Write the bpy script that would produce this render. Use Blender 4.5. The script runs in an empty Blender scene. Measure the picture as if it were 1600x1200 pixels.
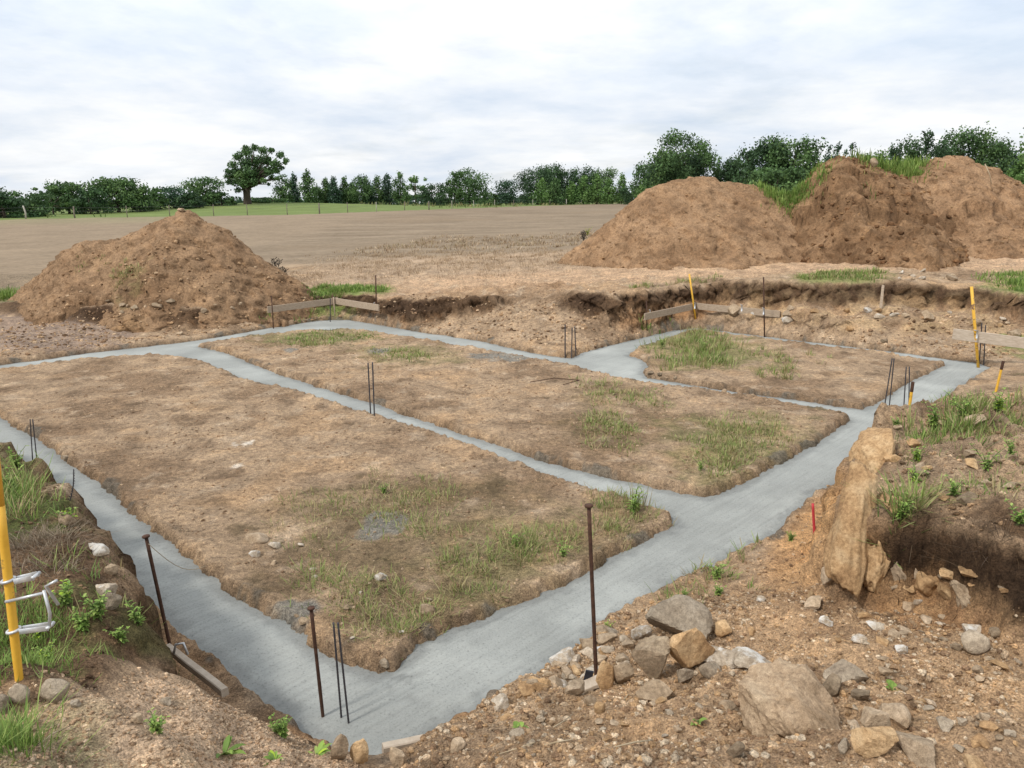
import bpy, math, random
import numpy as np
rng = np.random.default_rng(7); random.seed(7)
SC = bpy.context.scene; COL = SC.collection
PI = math.pi; R = math.radians

# ---------------------------------------------------------------- camera model (metres, z up, camera looks towards +y)
CH = 3.1; FPX = 1183.0; PITCH = R(13.5); ROLL = R(0.7)
_f = np.array([0, math.cos(PITCH), -math.sin(PITCH)]); _r = np.array([1.0, 0, 0]); _u = np.cross(_r, _f)
CR = _r*math.cos(ROLL)-_u*math.sin(ROLL); CU = _u*math.cos(ROLL)+_r*math.sin(ROLL); CF = _f
CAM = np.array([0, 0, CH])
def ray(px, py): return (px-800)/FPX*CR-(py-600)/FPX*CU+CF
def un(px, py, z=0.0):
    d = ray(px, py); return CAM+d*((z-CH)/d[2])
def aty(px, py, y):
    d = ray(px, py); return CAM+d*(y/d[1])
def proj(P):
    d = np.asarray(P, float)-CAM; w = d@CF
    return 800+FPX*(d@CR)/w, 600-FPX*(d@CU)/w
YA = R(135.7); AX = np.array([math.cos(YA), math.sin(YA)]); BX = np.array([math.sin(YA), -math.cos(YA)])   # the two wall directions of the footing
def site(u, w): return AX*u+BX*w

# ---------------------------------------------------------------- noise
def _h2(ix, iy, s):
    h = (ix.astype(np.int64)*374761393+iy.astype(np.int64)*668265263+s*974634777) & 0x7fffffff
    h = ((h ^ (h >> 13))*1274126177) & 0x7fffffff
    return h ^ (h >> 16)
def n2(x, y, s=0):
    x = np.asarray(x, float); y = np.asarray(y, float)
    ix = np.floor(x); iy = np.floor(y); fx = x-ix; fy = y-iy
    def g(dx, dy):
        a = (_h2(ix+dx, iy+dy, s) % 4096)*(2*PI/4096)
        return np.cos(a)*(fx-dx)+np.sin(a)*(fy-dy)
    ux = fx*fx*fx*(fx*(fx*6-15)+10); uy = fy*fy*fy*(fy*(fy*6-15)+10)
    a = g(0, 0)*(1-ux)+g(1, 0)*ux; b = g(0, 1)*(1-ux)+g(1, 1)*ux
    return (a*(1-uy)+b*uy)*1.5
def fbm(x, y, s=0, o=4, g=0.5):
    t = 0; a = 1.0
    for k in range(o):
        t = t+a*n2(x*2**k+k*17.3, y*2**k-k*9.1, s+k); a *= g
    return t
def ridged(x, y, s=0, o=3):
    t = 0; a = 1.0
    for k in range(o):
        t = t+a*(1-2*np.abs(n2(x*2**k, y*2**k, s+k))); a *= .5
    return t*.5
def sm(a, b, x):
    t = np.clip((x-a)/(b-a), 0, 1); return t*t*(3-2*t)
def sdf(poly, x, y, pad=3.0):
    """signed distance, positive inside; far outside the box it is clipped to -pad"""
    P = np.array([p[:2] for p in poly], float)
    x = np.asarray(x, float); y = np.asarray(y, float); out = np.full(x.shape, -float(pad))
    m = (x > P[:, 0].min()-pad) & (x < P[:, 0].max()+pad) & (y > P[:, 1].min()-pad) & (y < P[:, 1].max()+pad)
    X = x[m]; Y = y[m]; d = np.full(X.shape, 1e18); ins = np.zeros(X.shape, bool)
    for i in range(len(P)):
        a = P[i]; b = P[(i+1) % len(P)]; e = b-a; L = max(e@e, 1e-12)
        wx = X-a[0]; wy = Y-a[1]; t = np.clip((wx*e[0]+wy*e[1])/L, 0, 1)
        d = np.minimum(d, (wx-e[0]*t)**2+(wy-e[1]*t)**2)
        if a[1] != b[1]:
            c = ((a[1] > Y) != (b[1] > Y)) & (X < (b[0]-a[0])*(Y-a[1])/(b[1]-a[1])+a[0]); ins ^= c
    out[m] = np.maximum(np.where(ins, 1, -1)*np.sqrt(d), -pad); return out
def reg(pts, z=0.05): return [un(p[0], p[1], p[2] if len(p) > 2 else z)[:2] for p in pts]

# ---------------------------------------------------------------- object helpers
def lin(r, g, b): return tuple(((c/255)/12.92 if c/255 <= .04045 else ((c/255+.055)/1.055)**2.4) for c in (r, g, b))
def tag(o, label=None, cat=None, group=None, kind=None):
    if label: o['label'] = label
    if cat: o['category'] = cat
    if group: o['group'] = group
    if kind: o['kind'] = kind
    return o
def mesh_np(name, V, F, mat=None, col=None, smooth=True):
    """V (n,3); F: (m,4) or (m,3) array, or a list of such arrays"""
    V = np.asarray(V, np.float32); Fs = F if isinstance(F, list) else [F]
    Fs = [np.asarray(f, np.int32) for f in Fs if len(f)]
    me = bpy.data.meshes.new(name); me.vertices.add(len(V)); me.vertices.foreach_set('co', V.ravel())
    nl = sum(f.size for f in Fs); nf = sum(len(f) for f in Fs)
    me.loops.add(nl); me.polygons.add(nf)
    me.loops.foreach_set('vertex_index', np.concatenate([f.ravel() for f in Fs]))
    tot = np.concatenate([np.full(len(f), f.shape[1], np.int32) for f in Fs])
    st = np.concatenate([[0], np.cumsum(tot)[:-1]]).astype(np.int32)
    me.polygons.foreach_set('loop_start', st); me.polygons.foreach_set('loop_total', tot)
    me.polygons.foreach_set('use_smooth', np.full(nf, smooth))
    me.update(calc_edges=True)
    if col is not None:
        a = me.color_attributes.new('Col', 'FLOAT_COLOR', 'POINT'); c = np.ones((len(V), 4), np.float32); c[:, :3] = col
        a.data.foreach_set('color', c.ravel())
    if mat: me.materials.append(mat)
    return me
def link(name, me, parent=None, loc=None):
    o = bpy.data.objects.new(name, me); COL.objects.link(o)
    if parent: o.parent = parent
    if loc is not None: o.location = [float(c) for c in loc]
    return o
def empty(name, loc, label, cat, group=None, rz=0):
    o = bpy.data.objects.new(name, None); COL.objects.link(o); o.location = [float(c) for c in loc]; o.rotation_euler.z = rz
    o.empty_display_size = .2
    return tag(o, label, cat, group)
class MB:
    def __init__(s): s.v = []; s.f4 = []; s.f3 = []
    def _n(s): return len(s.v)
    def tube(s, pts, rad, n=8, cap=True):
        pts = [np.asarray(p, float) for p in pts]; rad = rad if hasattr(rad, '__len__') else [rad]*len(pts)
        b0 = s._n(); prev = None
        for i, p in enumerate(pts):
            d = pts[min(i+1, len(pts)-1)]-pts[max(i-1, 0)]; d = d/(np.linalg.norm(d)+1e-9)
            if prev is None:
                a = np.array([1., 0, 0]) if abs(d[0]) < .8 else np.array([0, 1., 0]); e1 = np.cross(d, a)
            else: e1 = prev-d*(prev@d)
            e1 = e1/(np.linalg.norm(e1)+1e-9); prev = e1; e2 = np.cross(d, e1)
            for k in range(n):
                t = 2*PI*k/n; s.v.append(p+rad[i]*(e1*math.cos(t)+e2*math.sin(t)))
        for i in range(len(pts)-1):
            for k in range(n):
                a = b0+i*n+k; b = b0+i*n+(k+1) % n; s.f4.append((a, b, b+n, a+n))
        if cap:
            for i, q in ((0, pts[0]), (len(pts)-1, pts[-1])):
                c = s._n(); s.v.append(q)
                for k in range(n):
                    a = b0+i*n+k; b = b0+i*n+(k+1) % n; s.f3.append((c, b, a) if i == 0 else (c, a, b))
        return s
    def beam(s, a, b, w, h, up=(0, 0, 1), seg=1, jit=0.0):
        """a rectangular bar from a to b: w across, h along up"""
        a = np.asarray(a, float); b = np.asarray(b, float); d = b-a; d = d/np.linalg.norm(d); up = np.asarray(up, float)
        sd = np.cross(d, up); sd = sd/np.linalg.norm(sd); up = np.cross(sd, d); b0 = s._n(); c = min(w, h)*.12
        pr = [(-w/2, -h/2+c), (-w/2+c, -h/2), (w/2-c, -h/2), (w/2, -h/2+c), (w/2, h/2-c), (w/2-c, h/2), (-w/2+c, h/2), (-w/2, h/2-c)]
        for i in range(seg+1):
            p = a+(b-a)*i/seg+up*random.uniform(-jit, jit)+sd*random.uniform(-jit, jit)
            for (x, y) in pr: s.v.append(p+sd*x+up*y)
        for i in range(seg):
            for k in range(8):
                q = b0+i*8+k; r = b0+i*8+(k+1) % 8; s.f4.append((q, r, r+8, q+8))
        for i, fl in ((0, 1), (seg, 0)):
            k = b0+i*8
            for t in ((0, 1, 2, 3), (0, 3, 4, 7), (4, 5, 6, 7)): s.f4.append(tuple(k+j for j in (t if fl else t[::-1])))
        return s
    def build(s, name, mat, parent=None, smooth=True, org=None):
        v = np.array(s.v)
        if org is not None: v = v-np.asarray(org, float)
        fs = []
        if s.f4: fs.append(np.array(s.f4))
        if s.f3: fs.append(np.array(s.f3))
        return link(name, mesh_np(name, v, fs, mat, smooth=smooth), parent, org if parent is None and org is not None else None)

# ---------------------------------------------------------------- materials
def mat(name):
    m = bpy.data.materials.new(name); m.use_nodes = True; nt = m.node_tree; b = nt.nodes['Principled BSDF']
    b.inputs['Roughness'].default_value = .9; b.inputs['Specular IOR Level'].default_value = .2
    return m, nt, b
def nd(nt, t, **k):
    n = nt.nodes.new(t)
    for a, v in k.items():
        if hasattr(n, a): setattr(n, a, v)
        else: n.inputs[a.replace('_', ' ')].default_value = v
    return n
def noise(nt, scale, detail=4, rough=.6, vec=None, dist=0):
    n = nd(nt, 'ShaderNodeTexNoise'); n.inputs['Scale'].default_value = scale; n.inputs['Detail'].default_value = detail
    n.inputs['Roughness'].default_value = rough; n.inputs['Distortion'].default_value = dist
    if vec is None: vec = nd(nt, 'ShaderNodeTexCoord').outputs['Object']
    nt.links.new(vec, n.inputs['Vector']); return n.outputs['Fac']
def ramp(nt, fac, stops):
    r = nd(nt, 'ShaderNodeValToRGB'); e = r.color_ramp.elements
    while len(e) < len(stops): e.new(.5)
    for i, (p, c) in enumerate(stops): e[i].position = p; e[i].color = (*c, 1) if len(c) == 3 else c
    nt.links.new(fac, r.inputs['Fac']); return r.outputs['Color']
def mix(nt, a, b, fac, mode='MIX'):
    m = nd(nt, 'ShaderNodeMix', data_type='RGBA', blend_type=mode)
    for s, v in ((m.inputs[0], fac), (m.inputs[6], a), (m.inputs[7], b)):
        if isinstance(v, (int, float)): s.default_value = v
        elif isinstance(v, tuple): s.default_value = (*v, 1) if len(v) == 3 else v
        else: nt.links.new(v, s)
    return m.outputs[2]
def bump(nt, b, hs, dist=.02):
    """hs: list of (height socket, strength, distance)"""
    prev = None
    for h, st, d in hs:
        n = nd(nt, 'ShaderNodeBump'); n.inputs['Strength'].default_value = st; n.inputs['Distance'].default_value = d
        nt.links.new(h, n.inputs['Height'])
        if prev: nt.links.new(prev, n.inputs['Normal'])
        prev = n.outputs['Normal']
    nt.links.new(prev, b.inputs['Normal'])
def grey(v): return (v, v, v)

def soil_material(nm='soil', q=1.0, bp=1.0):
    def lo(v): return grey(1-(1-v)*q)
    def hi(t): return tuple(1+(c-1)*q for c in t)
    m, nt, b = mat(nm)
    at = nd(nt, 'ShaderNodeAttribute', attribute_name='Col').outputs['Color']
    c = mix(nt, at, ramp(nt, noise(nt, 2.3, 6, .65), [(.34, lo(.74)), (.5, grey(1.0)), (.66, hi((1.26, 1.24, 1.2)))]), 1.0, 'MULTIPLY')
    c = mix(nt, c, ramp(nt, noise(nt, 17, 6, .7), [(.36, lo(.62)), (.5, grey(1.0)), (.66, hi((1.36, 1.34, 1.3)))]), 1.0, 'MULTIPLY')
    c = mix(nt, c, ramp(nt, noise(nt, 95, 3, .6), [(.36, lo(.62)), (.5, grey(1.0)), (.66, hi((1.4, 1.4, 1.36)))]), 1.0, 'MULTIPLY')
    vo = nd(nt, 'ShaderNodeTexVoronoi'); vo.inputs['Scale'].default_value = 34
    nt.links.new(nd(nt, 'ShaderNodeTexCoord').outputs['Object'], vo.inputs['Vector'])
    pick = ramp(nt, vo.outputs['Color'], [(.80, grey(0)), (.86, grey(.75))])
    dot = ramp(nt, vo.outputs['Distance'], [(.22, grey(1)), (.40, grey(0))])
    c = mix(nt, c, mix(nt, c, (1.5, 1.5, 1.5), 1.0, 'MULTIPLY'), mix(nt, pick, dot, 1.0, 'MULTIPLY'))
    nt.links.new(c, b.inputs['Base Color']); b.inputs['Roughness'].default_value = .95; b.inputs['Specular IOR Level'].default_value = .1
    bump(nt, b, [(noise(nt, 9, 6, .7), 1.0, .07*bp), (noise(nt, 48, 5, .7), 1.0, .02), (vo.outputs['Distance'], .3, .01)])
    return m
M = {}
M['soil'] = soil_material('soil', .9, .9); M['heap_soil'] = soil_material('heap_soil', .8, .75)
def field_material():
    m, nt, b = mat('field_surface')
    at = nd(nt, 'ShaderNodeAttribute', attribute_name='Col').outputs['Color']
    c = mix(nt, at, ramp(nt, noise(nt, .35, 5, .6), [(.3, grey(.88)), (.7, grey(1.12))]), 1.0, 'MULTIPLY')
    c = mix(nt, c, ramp(nt, noise(nt, 3.1, 6, .75), [(.3, grey(.8)), (.7, grey(1.2))]), 1.0, 'MULTIPLY')
    nt.links.new(c, b.inputs['Base Color']); b.inputs['Specular IOR Level'].default_value = .05
    return m
def concrete_material():
    m, nt, b = mat('wet_concrete')
    tc = nd(nt, 'ShaderNodeTexCoord').outputs['Object']
    at = nd(nt, 'ShaderNodeAttribute', attribute_name='Col').outputs['Color']
    mp = nd(nt, 'ShaderNodeMapping'); mp.inputs['Rotation'].default_value = (0, 0, R(-45.7)); m2 = nd(nt, 'ShaderNodeMapping'); m2.inputs['Scale'].default_value = (.8, 14, 1)
    nt.links.new(tc, mp.inputs['Vector']); nt.links.new(mp.outputs['Vector'], m2.inputs['Vector']); mp = m2
    st = noise(nt, 1.6, 5, .6, mp.outputs['Vector'])
    c = mix(nt, at, ramp(nt, noise(nt, 1.1, 5, .6), [(.3, grey(.86)), (.7, grey(1.12))]), 1.0, 'MULTIPLY')
    c = mix(nt, c, ramp(nt, st, [(.33, grey(.90)), (.5, grey(1)), (.68, grey(1.05))]), 1.0, 'MULTIPLY')
    c = mix(nt, c, ramp(nt, noise(nt, 55, 4, .7), [(.3, grey(.6)), (.43, grey(1)), (.7, grey(1.1))]), 1.0, 'MULTIPLY')
    nt.links.new(c, b.inputs['Base Color']); b.inputs['Roughness'].default_value = .55; b.inputs['Specular IOR Level'].default_value = .22
    r = ramp(nt, noise(nt, 2.2, 4, .6), [(.3, grey(.6)), (.7, grey(.9))]); nt.links.new(r, b.inputs['Roughness'])
    bump(nt, b, [(noise(nt, 4, 4, .6), .6, .04), (noise(nt, 60, 5, .75), .8, .008), (st, .5, .012)])
    return m
M['concrete'] = concrete_material()
def rock_material(name, c1, c2, c3, white=0.0):
    m, nt, b = mat(name); oi = nd(nt, 'ShaderNodeObjectInfo')
    tc = nd(nt, 'ShaderNodeTexCoord').outputs['Object']
    ad = nd(nt, 'ShaderNodeVectorMath', operation='ADD'); nt.links.new(tc, ad.inputs[0]); nt.links.new(oi.outputs['Location'], ad.inputs[1]); v = ad.outputs[0]
    c = ramp(nt, noise(nt, 5, 6, .65, v), [(.3, c1), (.5, c2), (.7, c3)])
    c = mix(nt, c, ramp(nt, noise(nt, 40, 5, .7, v), [(.3, grey(.7)), (.5, grey(1)), (.7, grey(1.25))]), 1.0, 'MULTIPLY')
    c = mix(nt, c, ramp(nt, noise(nt, 220, 2, .6, v), [(.3, grey(.78)), (.7, grey(1.2))]), 1.0, 'MULTIPLY')
    rr = nd(nt, 'ShaderNodeMapRange'); rr.inputs['To Min'].default_value = .78; rr.inputs['To Max'].default_value = 1.18; nt.links.new(oi.outputs['Random'], rr.inputs['Value'])
    c = mix(nt, c, rr.outputs[0], 1.0, 'MULTIPLY')
    if white: c = mix(nt, c, (.62, .60, .56), ramp(nt, noise(nt, 7, 5, .7, v), [(.62-white*.2, grey(0)), (.72-white*.2, grey(.85))]))
    nt.links.new(c, b.inputs['Base Color'])
    bump(nt, b, [(noise(nt, 14, 6, .7, v), .7, .03), (noise(nt, 90, 5, .7, v), .6, .006)])
    return m
M['r_tan'] = rock_material('tan_rock', (.24, .17, .105), (.36, .27, .18), (.45, .35, .25))
M['r_orange'] = rock_material('ochre_rock', (.25, .145, .07), (.40, .255, .13), (.50, .36, .21))
M['r_grey'] = rock_material('grey_rock', (.23, .18, .13), (.345, .28, .205), (.43, .36, .275))
M['r_pale'] = rock_material('pale_rock', (.30, .23, .16), (.42, .345, .26), (.54, .48, .39), .6)
M['r_boulder'] = rock_material('brown_boulder', (.25, .17, .10), (.37, .265, .17), (.46, .35, .235))
M['r_dark'] = rock_material('dark_rock', (.15, .11, .07), (.24, .18, .12), (.32, .25, .17))
def simple(name, c1, c2, scale, rough=.8, metal=0, vscale=None, spec=.3, b2=None, bs=.3):
    m, nt, b = mat(name); vec = None
    if vscale:
        mp = nd(nt, 'ShaderNodeMapping'); mp.inputs['Scale'].default_value = vscale
        nt.links.new(nd(nt, 'ShaderNodeTexCoord').outputs['Object'], mp.inputs['Vector']); vec = mp.outputs['Vector']
    f = noise(nt, scale, 5, .65, vec)
    st = [(.32, c1), (.68, c2)] if b2 is None else [(.3, c1), (.56, c2), (.64, b2)]
    nt.links.new(ramp(nt, f, st), b.inputs['Base Color'])
    b.inputs['Roughness'].default_value = rough; b.inputs['Metallic'].default_value = metal; b.inputs['Specular IOR Level'].default_value = spec
    bump(nt, b, [(f, bs, .004)])
    return m
M['rust'] = simple('rusty_steel', (.035, .018, .012), (.10, .05, .032), 30, .85)
M['rebar'] = simple('blue_black_rebar', (.035, .038, .05), (.085, .075, .075), 40, .6, .3)
M['yellow'] = simple('yellow_painted_steel', (.62, .33, .03), (.72, .42, .05), 9, .5, 0, spec=.4, b2=(.16, .08, .04))
M['red'] = simple('red_painted_steel', (.40, .03, .04), (.55, .06, .07), 20, .6)
M['galv'] = simple('galvanised_steel', (.45, .46, .47), (.66, .67, .68), 25, .42, .55)
M['wood'] = simple('weathered_board', (.27, .20, .14), (.44, .35, .26), 5, .85, 0, (3, 3, 14))
M['wood_pale'] = simple('pale_board', (.36, .29, .22), (.52, .44, .35), 5, .85, 0, (2, 2, 9))
M['post'] = simple('weathered_fence_post', (.13, .11, .085), (.24, .21, .17), 6)
M['post_pale'] = simple('pale_fence_post', (.34, .32, .27), (.46, .43, .37), 6)
M['wire'] = simple('fence_wire', (.12, .12, .12), (.2, .2, .2), 4, .6, .4)
M['bark'] = simple('bark', (.045, .036, .027), (.10, .08, .06), 3, .95, 0, (3, 3, .6), bs=1)
M['straw'] = simple('dry_stalk', (.30, .23, .14), (.46, .38, .27), 8)
M['black'] = simple('black_plastic', (.012, .014, .02), (.03, .032, .045), 8, .5)
M['tape'] = simple('pink_marking_tape', (.72, .60, .62), (.80, .70, .72), 8, .6)
def leaf_material(name, tr=.25, attr=True, base=None):
    m, nt, b = mat(name)
    if attr: c = nd(nt, 'ShaderNodeAttribute', attribute_name='Col').outputs['Color']
    else: c = ramp(nt, noise(nt, .5, 4, .6), [(.3, base[0]), (.7, base[1])])
    if tr:
        nt.links.new(c, b.inputs['Base Color']); b.inputs['Roughness'].default_value = .65; b.inputs['Specular IOR Level'].default_value = .25
        t = nd(nt, 'ShaderNodeBsdfTranslucent'); s = nd(nt, 'ShaderNodeMixShader'); s.inputs[0].default_value = tr
        nt.links.new(c, t.inputs['Color']); nt.links.new(b.outputs[0], s.inputs[1]); nt.links.new(t.outputs[0], s.inputs[2])
        nt.links.new(s.outputs[0], nt.nodes['Material Output'].inputs['Surface'])
    return m
M['leaf'] = leaf_material('grass_and_weed_leaf')
M['crown'] = leaf_material('tree_leaf', .2)

# ---------------------------------------------------------------- footing plan, traced on the trench level
ROOM_LEFT = [(590,1057),(560,1046),(535,1036),(505,1026),(470,1003),(440,975),(400,952),(365,935),(330,905),(300,885),(270,858),(245,838),(215,812),(185,788),(150,757),(120,738),(90,712),(55,688),(0,655)]
ROOM_LEFT2 = [(0,582),(60,574),(120,566),(180,560),(240,556),(285,560),(330,570),(362,584),(385,596),(440,605),(500,624),(560,643),(615,660),(680,680),(740,700),(800,722),(850,742),(900,760),(960,775),(1005,795),(1045,803),(1068,820),(1040,832),(1003,850),(960,872),(930,895),(905,905),(880,920),(845,935),(800,948),(760,965),(720,978),(690,995),(660,1010),(640,1030),(620,1045)]
ROOM_MID = [(300,541),(340,535),(400,527),(470,519),(540,516),(590,521),(640,528),(700,538),(780,552),(850,564),(890,573),(930,583),(960,592),(1010,602),(1080,609),(1160,621),(1240,634),(1300,645),(1334,656),(1300,678),(1265,703),(1240,716),(1205,735),(1175,752),(1140,768),(1105,778),(1060,772),(1020,762),(960,750),(910,738),(850,722),(800,705),(740,685),(690,668),(640,652),(590,634),(540,618),(480,600),(430,584),(395,572),(350,553)]
ROOM_RIGHT = [(1085,518),(1130,522),(1180,529),(1240,537),(1310,546),(1400,557),(1482,569),(1455,583),(1425,596),(1400,612),(1375,630),(1350,641),(1300,634),(1240,625),(1180,617),(1120,608),(1060,598),(1010,590),(1002,582),(1006,570),(1000,562),(975,556),(990,546),(1030,533),(1060,523)]
OUTER_FRONT = [(650,1152),(700,1128),(760,1095),(800,1075),(840,1050),(870,1022),(905,1000),(940,972),(985,945),(1040,915),(1100,888),(1150,862),(1195,845),(1222,822),(1232,800),(1262,778),(1300,757),(1330,740),(1360,712),(1400,680),(1440,645),(1490,610),(1520,592),(1546,574),(1520,566)]
OUTER_BACK = [(1480,562),(1400,551),(1300,539),(1200,527),(1130,518),(1085,513),(1060,516),(1030,522),(1000,530),(950,542),(915,551),(895,561),(850,556),(800,546),(750,534),(700,526),(640,517),(590,508),(540,500),(500,501),(440,510),(380,520),(320,531),(270,537),(200,545),(140,552),(70,562),(0,571)]
P_LEFT = reg(ROOM_LEFT, 0)+[site(17.2, 2.55), site(17.35, 2.62)]+reg(ROOM_LEFT2, 0)
P_MID = reg(ROOM_MID, 0); P_RIGHT = reg(ROOM_RIGHT, 0)
P_OUT = [site(2.95, 1.97), site(3.05, 2.25)]+reg(OUTER_FRONT, 0)+reg(OUTER_BACK, 0)+[site(17.95, 1.98), site(10, 1.92), site(6.5, 1.98), site(5.2, 1.9), site(4.0, 1.99)]
def trench(x, y):
    w = -.008+.055*sm(13, 16, y)+.028*n2(x*1.6, y*1.6, 30)+.026*n2(x*6, y*6, 31)+.024*n2(x*15, y*15, 32)+.014*n2(x*37, y*37, 33)
    s = sdf(P_OUT, x, y)
    for p in (P_LEFT, P_MID, P_RIGHT): s = np.minimum(s, -sdf(p, x, y))
    return s+w

# ---------------------------------------------------------------- ground height
PIT = reg([(-420,470,.45),(20,484,.4),(150,498,.3),(290,500,.3),(365,484,.45),(420,468,.55),(490,462,.6),(530,458,.6),(600,463,.65),(650,467,.7),(700,463,.75),(758,461,.8),(800,452,.85),(840,446,.9),(880,455,.92),(905,458,.95),(960,462,.95),(1005,452,1.0),(1045,444,1.05),(1130,437,1.1),(1190,440,1.15),(1250,439,1.2),(1330,436,1.25),(1400,438,1.22),(1460,442,1.16),(1520,446,1.13),(1600,458,1.06),(1750,480,.95)])
PIT += [np.array([14.5, 11.5]), np.array([12.0, 9.5]), np.array([8.2, 9.0])]
PIT += reg([(1600,612,.75),(1540,622,.8),(1490,628,.85),(1440,640,.9),(1400,650,.9),(1370,666,.92),(1350,690,.92),(1322,718,.92),(1302,745,.9),(1306,780,.9),(1330,812,.93),(1375,812,.95),(1420,808,1.0),(1470,822,1.0),(1530,845,1.0),(1600,868,1.05),(1700,900,1.1)])
PIT += reg([(1800,1150,1.15),(1500,1230,1.12),(1200,1230,1.05),(1050,1130,.75),(960,1085,.4),(900,1020,.12),(865,1042,.17),(830,1066,.24),(795,1088,.33),(760,1108,.42),(715,1136,.5),(680,1152,.52),(655,1166,.52),(640,1178,.52),(618,1188,.5),(590,1186,.52),(560,1178,.52),(530,1160,.5),(500,1146,.5),(465,1128,.5),(430,1106,.5),(390,1096,.52),(350,1088,.55),(318,1074,.58),(290,1056,.66),(262,1034,.78),(240,985,.9),(228,935,.95),(212,890,.97),(196,868,1.0),(165,840,1.0),(130,800,1.0),(100,778,1.0),(60,735,1.0),(0,690,1.0)])
PIT += [site(11, 1.5), site(17.5, 1.2), np.array([-15.5, 13.5]), np.array([-24, 13.])]
SHARED = [(900,1030,.15),(933,1066,.12),(1000,1035,.2),(1060,1010,.2),(1000,1085,.42),(1080,1060,.38),(1160,1050,.42),(1100,1140,.72),(1160,1110,.65),(1235,1110,.72),(1235,1190,.95),(1100,1200,1.0),(1350,1130,.8),(1450,1060,.54),(1550,1040,.60),(1590,1190,1.1),(1400,1190,1.05),(950,1150,.72),(850,1120,.55),(850,1190,.9),(700,1190,.75),(960,1195,.95)]
UP = SHARED+[(0,690,1.0),(100,778,1.0),(196,868,1.0),(228,935,.95),(262,1034,.8),(350,1092,.58),(430,1110,.5),(500,1150,.5),(560,1182,.52),(620,1192,.52),(760,1115,.42),(700,1160,.6),(40,800,1.12),(100,850,1.16),(80,900,1.2),(150,960,1.08),(30,1060,1.3),(150,1050,1.1),(240,1090,.95),(100,1120,1.25),(300,1130,.85),(0,1180,1.45),(200,1190,1.2),(400,1160,.72),(420,1195,.85),(520,1196,.68),
  (420,462,.55),(600,458,.65),(760,455,.8),(840,440,.9),(1000,445,1.0),(1130,432,1.1),(1250,434,1.2),(1400,432,1.22),(1520,442,1.14),(1600,450,1.08),(1700,466,1.0),
  (1375,690,.92),(1345,760,.95),(1440,660,.95),(1500,650,.95),(1590,625,.85),(1450,720,1.08),(1550,720,1.12),(1400,790,.95),(1500,800,1.05),(1600,840,1.08),(1590,780,1.15)]
DN = SHARED+[(1290,900,.15),(1240,850,.12),(1180,900,.12),(1100,930,.1),(1010,960,.1),(1260,960,.25),(1360,955,.38),(1450,960,.45),(1550,980,.5),(1650,1000,.56),(1500,938,.44),(1590,962,.5),(1440,932,.38),(1640,985,.52),(1395,925,.3),(1200,980,.22),(1350,1030,.5),(1120,1000,.2),
  (1270,790,.08),(1340,700,.06),(590,1057,.1),(700,900,.12),(500,850,.1),(300,750,.1),(300,620,.1),(600,700,.12),(900,800,.1),(900,650,.12),(600,560,.12),(1100,700,.1),(1200,580,.1),(1400,590,.1),(1000,575,.08),(1560,580,.1),(1640,560,.12),(1720,570,.15),(1640,600,.15),(1600,570,.12),(300,1020,.08),(270,1010,.1),(620,1170,.06),
  (540,497,.08),(400,505,.12),(460,495,.12),(600,500,.1),(680,510,.12),(720,512,.12),(742,505,.2),(770,490,.42),(760,520,.1),(800,500,.4),(850,500,.45),(800,475,.68),(860,470,.72),(840,452,.88),(780,455,.78),(812,448,.84),(870,452,.9),(832,460,.8),(780,480,.5),(762,470,.58),(870,485,.58),(830,485,.56),(850,520,.22),(800,520,.22),(900,500,.42),(830,540,.12),(900,540,.12),(950,530,.15),(985,510,.25),(300,530,.08),(200,530,.1),(100,530,.12),(0,520,.16),(0,495,.33),(120,505,.26),(-300,480,.4),(-300,520,.15),
  (1015,512,.2),(1060,503,.14),(1110,500,.3),(1120,514,.1),(1150,478,.62),(1200,512,.2),(1230,480,.68),(1300,485,.75),(1300,520,.3),(1300,534,.1),(1400,486,.64),(1400,530,.22),(1400,545,.1),(1500,495,.52),(1500,545,.14),(1590,505,.42),(1600,550,.12),(1700,520,.35)]
def ctl(l): return np.array([list(un(a, b, z)[:2])+[z] for a, b, z in l])
UPC = ctl(UP); DNC = ctl(DN)
def zfield(x, y):
    h = np.interp(y, [0, 15, 25, 35, 66, 87, 130, 190, 300, 600, 2500], [1.2, 1.02, 1.03, 1.1, 1.5, 1.98, 2.15, 2.42, 2.6, 2.9, 2.9])
    h = h+np.clip(x, -14, 12)*.03*sm(70, 20, y)
    return h+1.35*np.exp(-((x+50)/30)**2-((y-152)/24)**2)+.9*sm(60, 120, x)*sm(60, 100, y)
def idw(C, x, y, bg, wbg):
    x = x.ravel(); y = y.ravel(); num = np.zeros(x.shape); den = np.zeros(x.shape)
    for cx, cy, cz in C:
        k = .12+.012*(cx*cx+cy*cy)**.5*1.5
        w = 1/((x-cx)**2+(y-cy)**2+k*k)**2.3; num += w*cz; den += w
    return ((num+wbg*bg.ravel())/(den+wbg))
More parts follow.
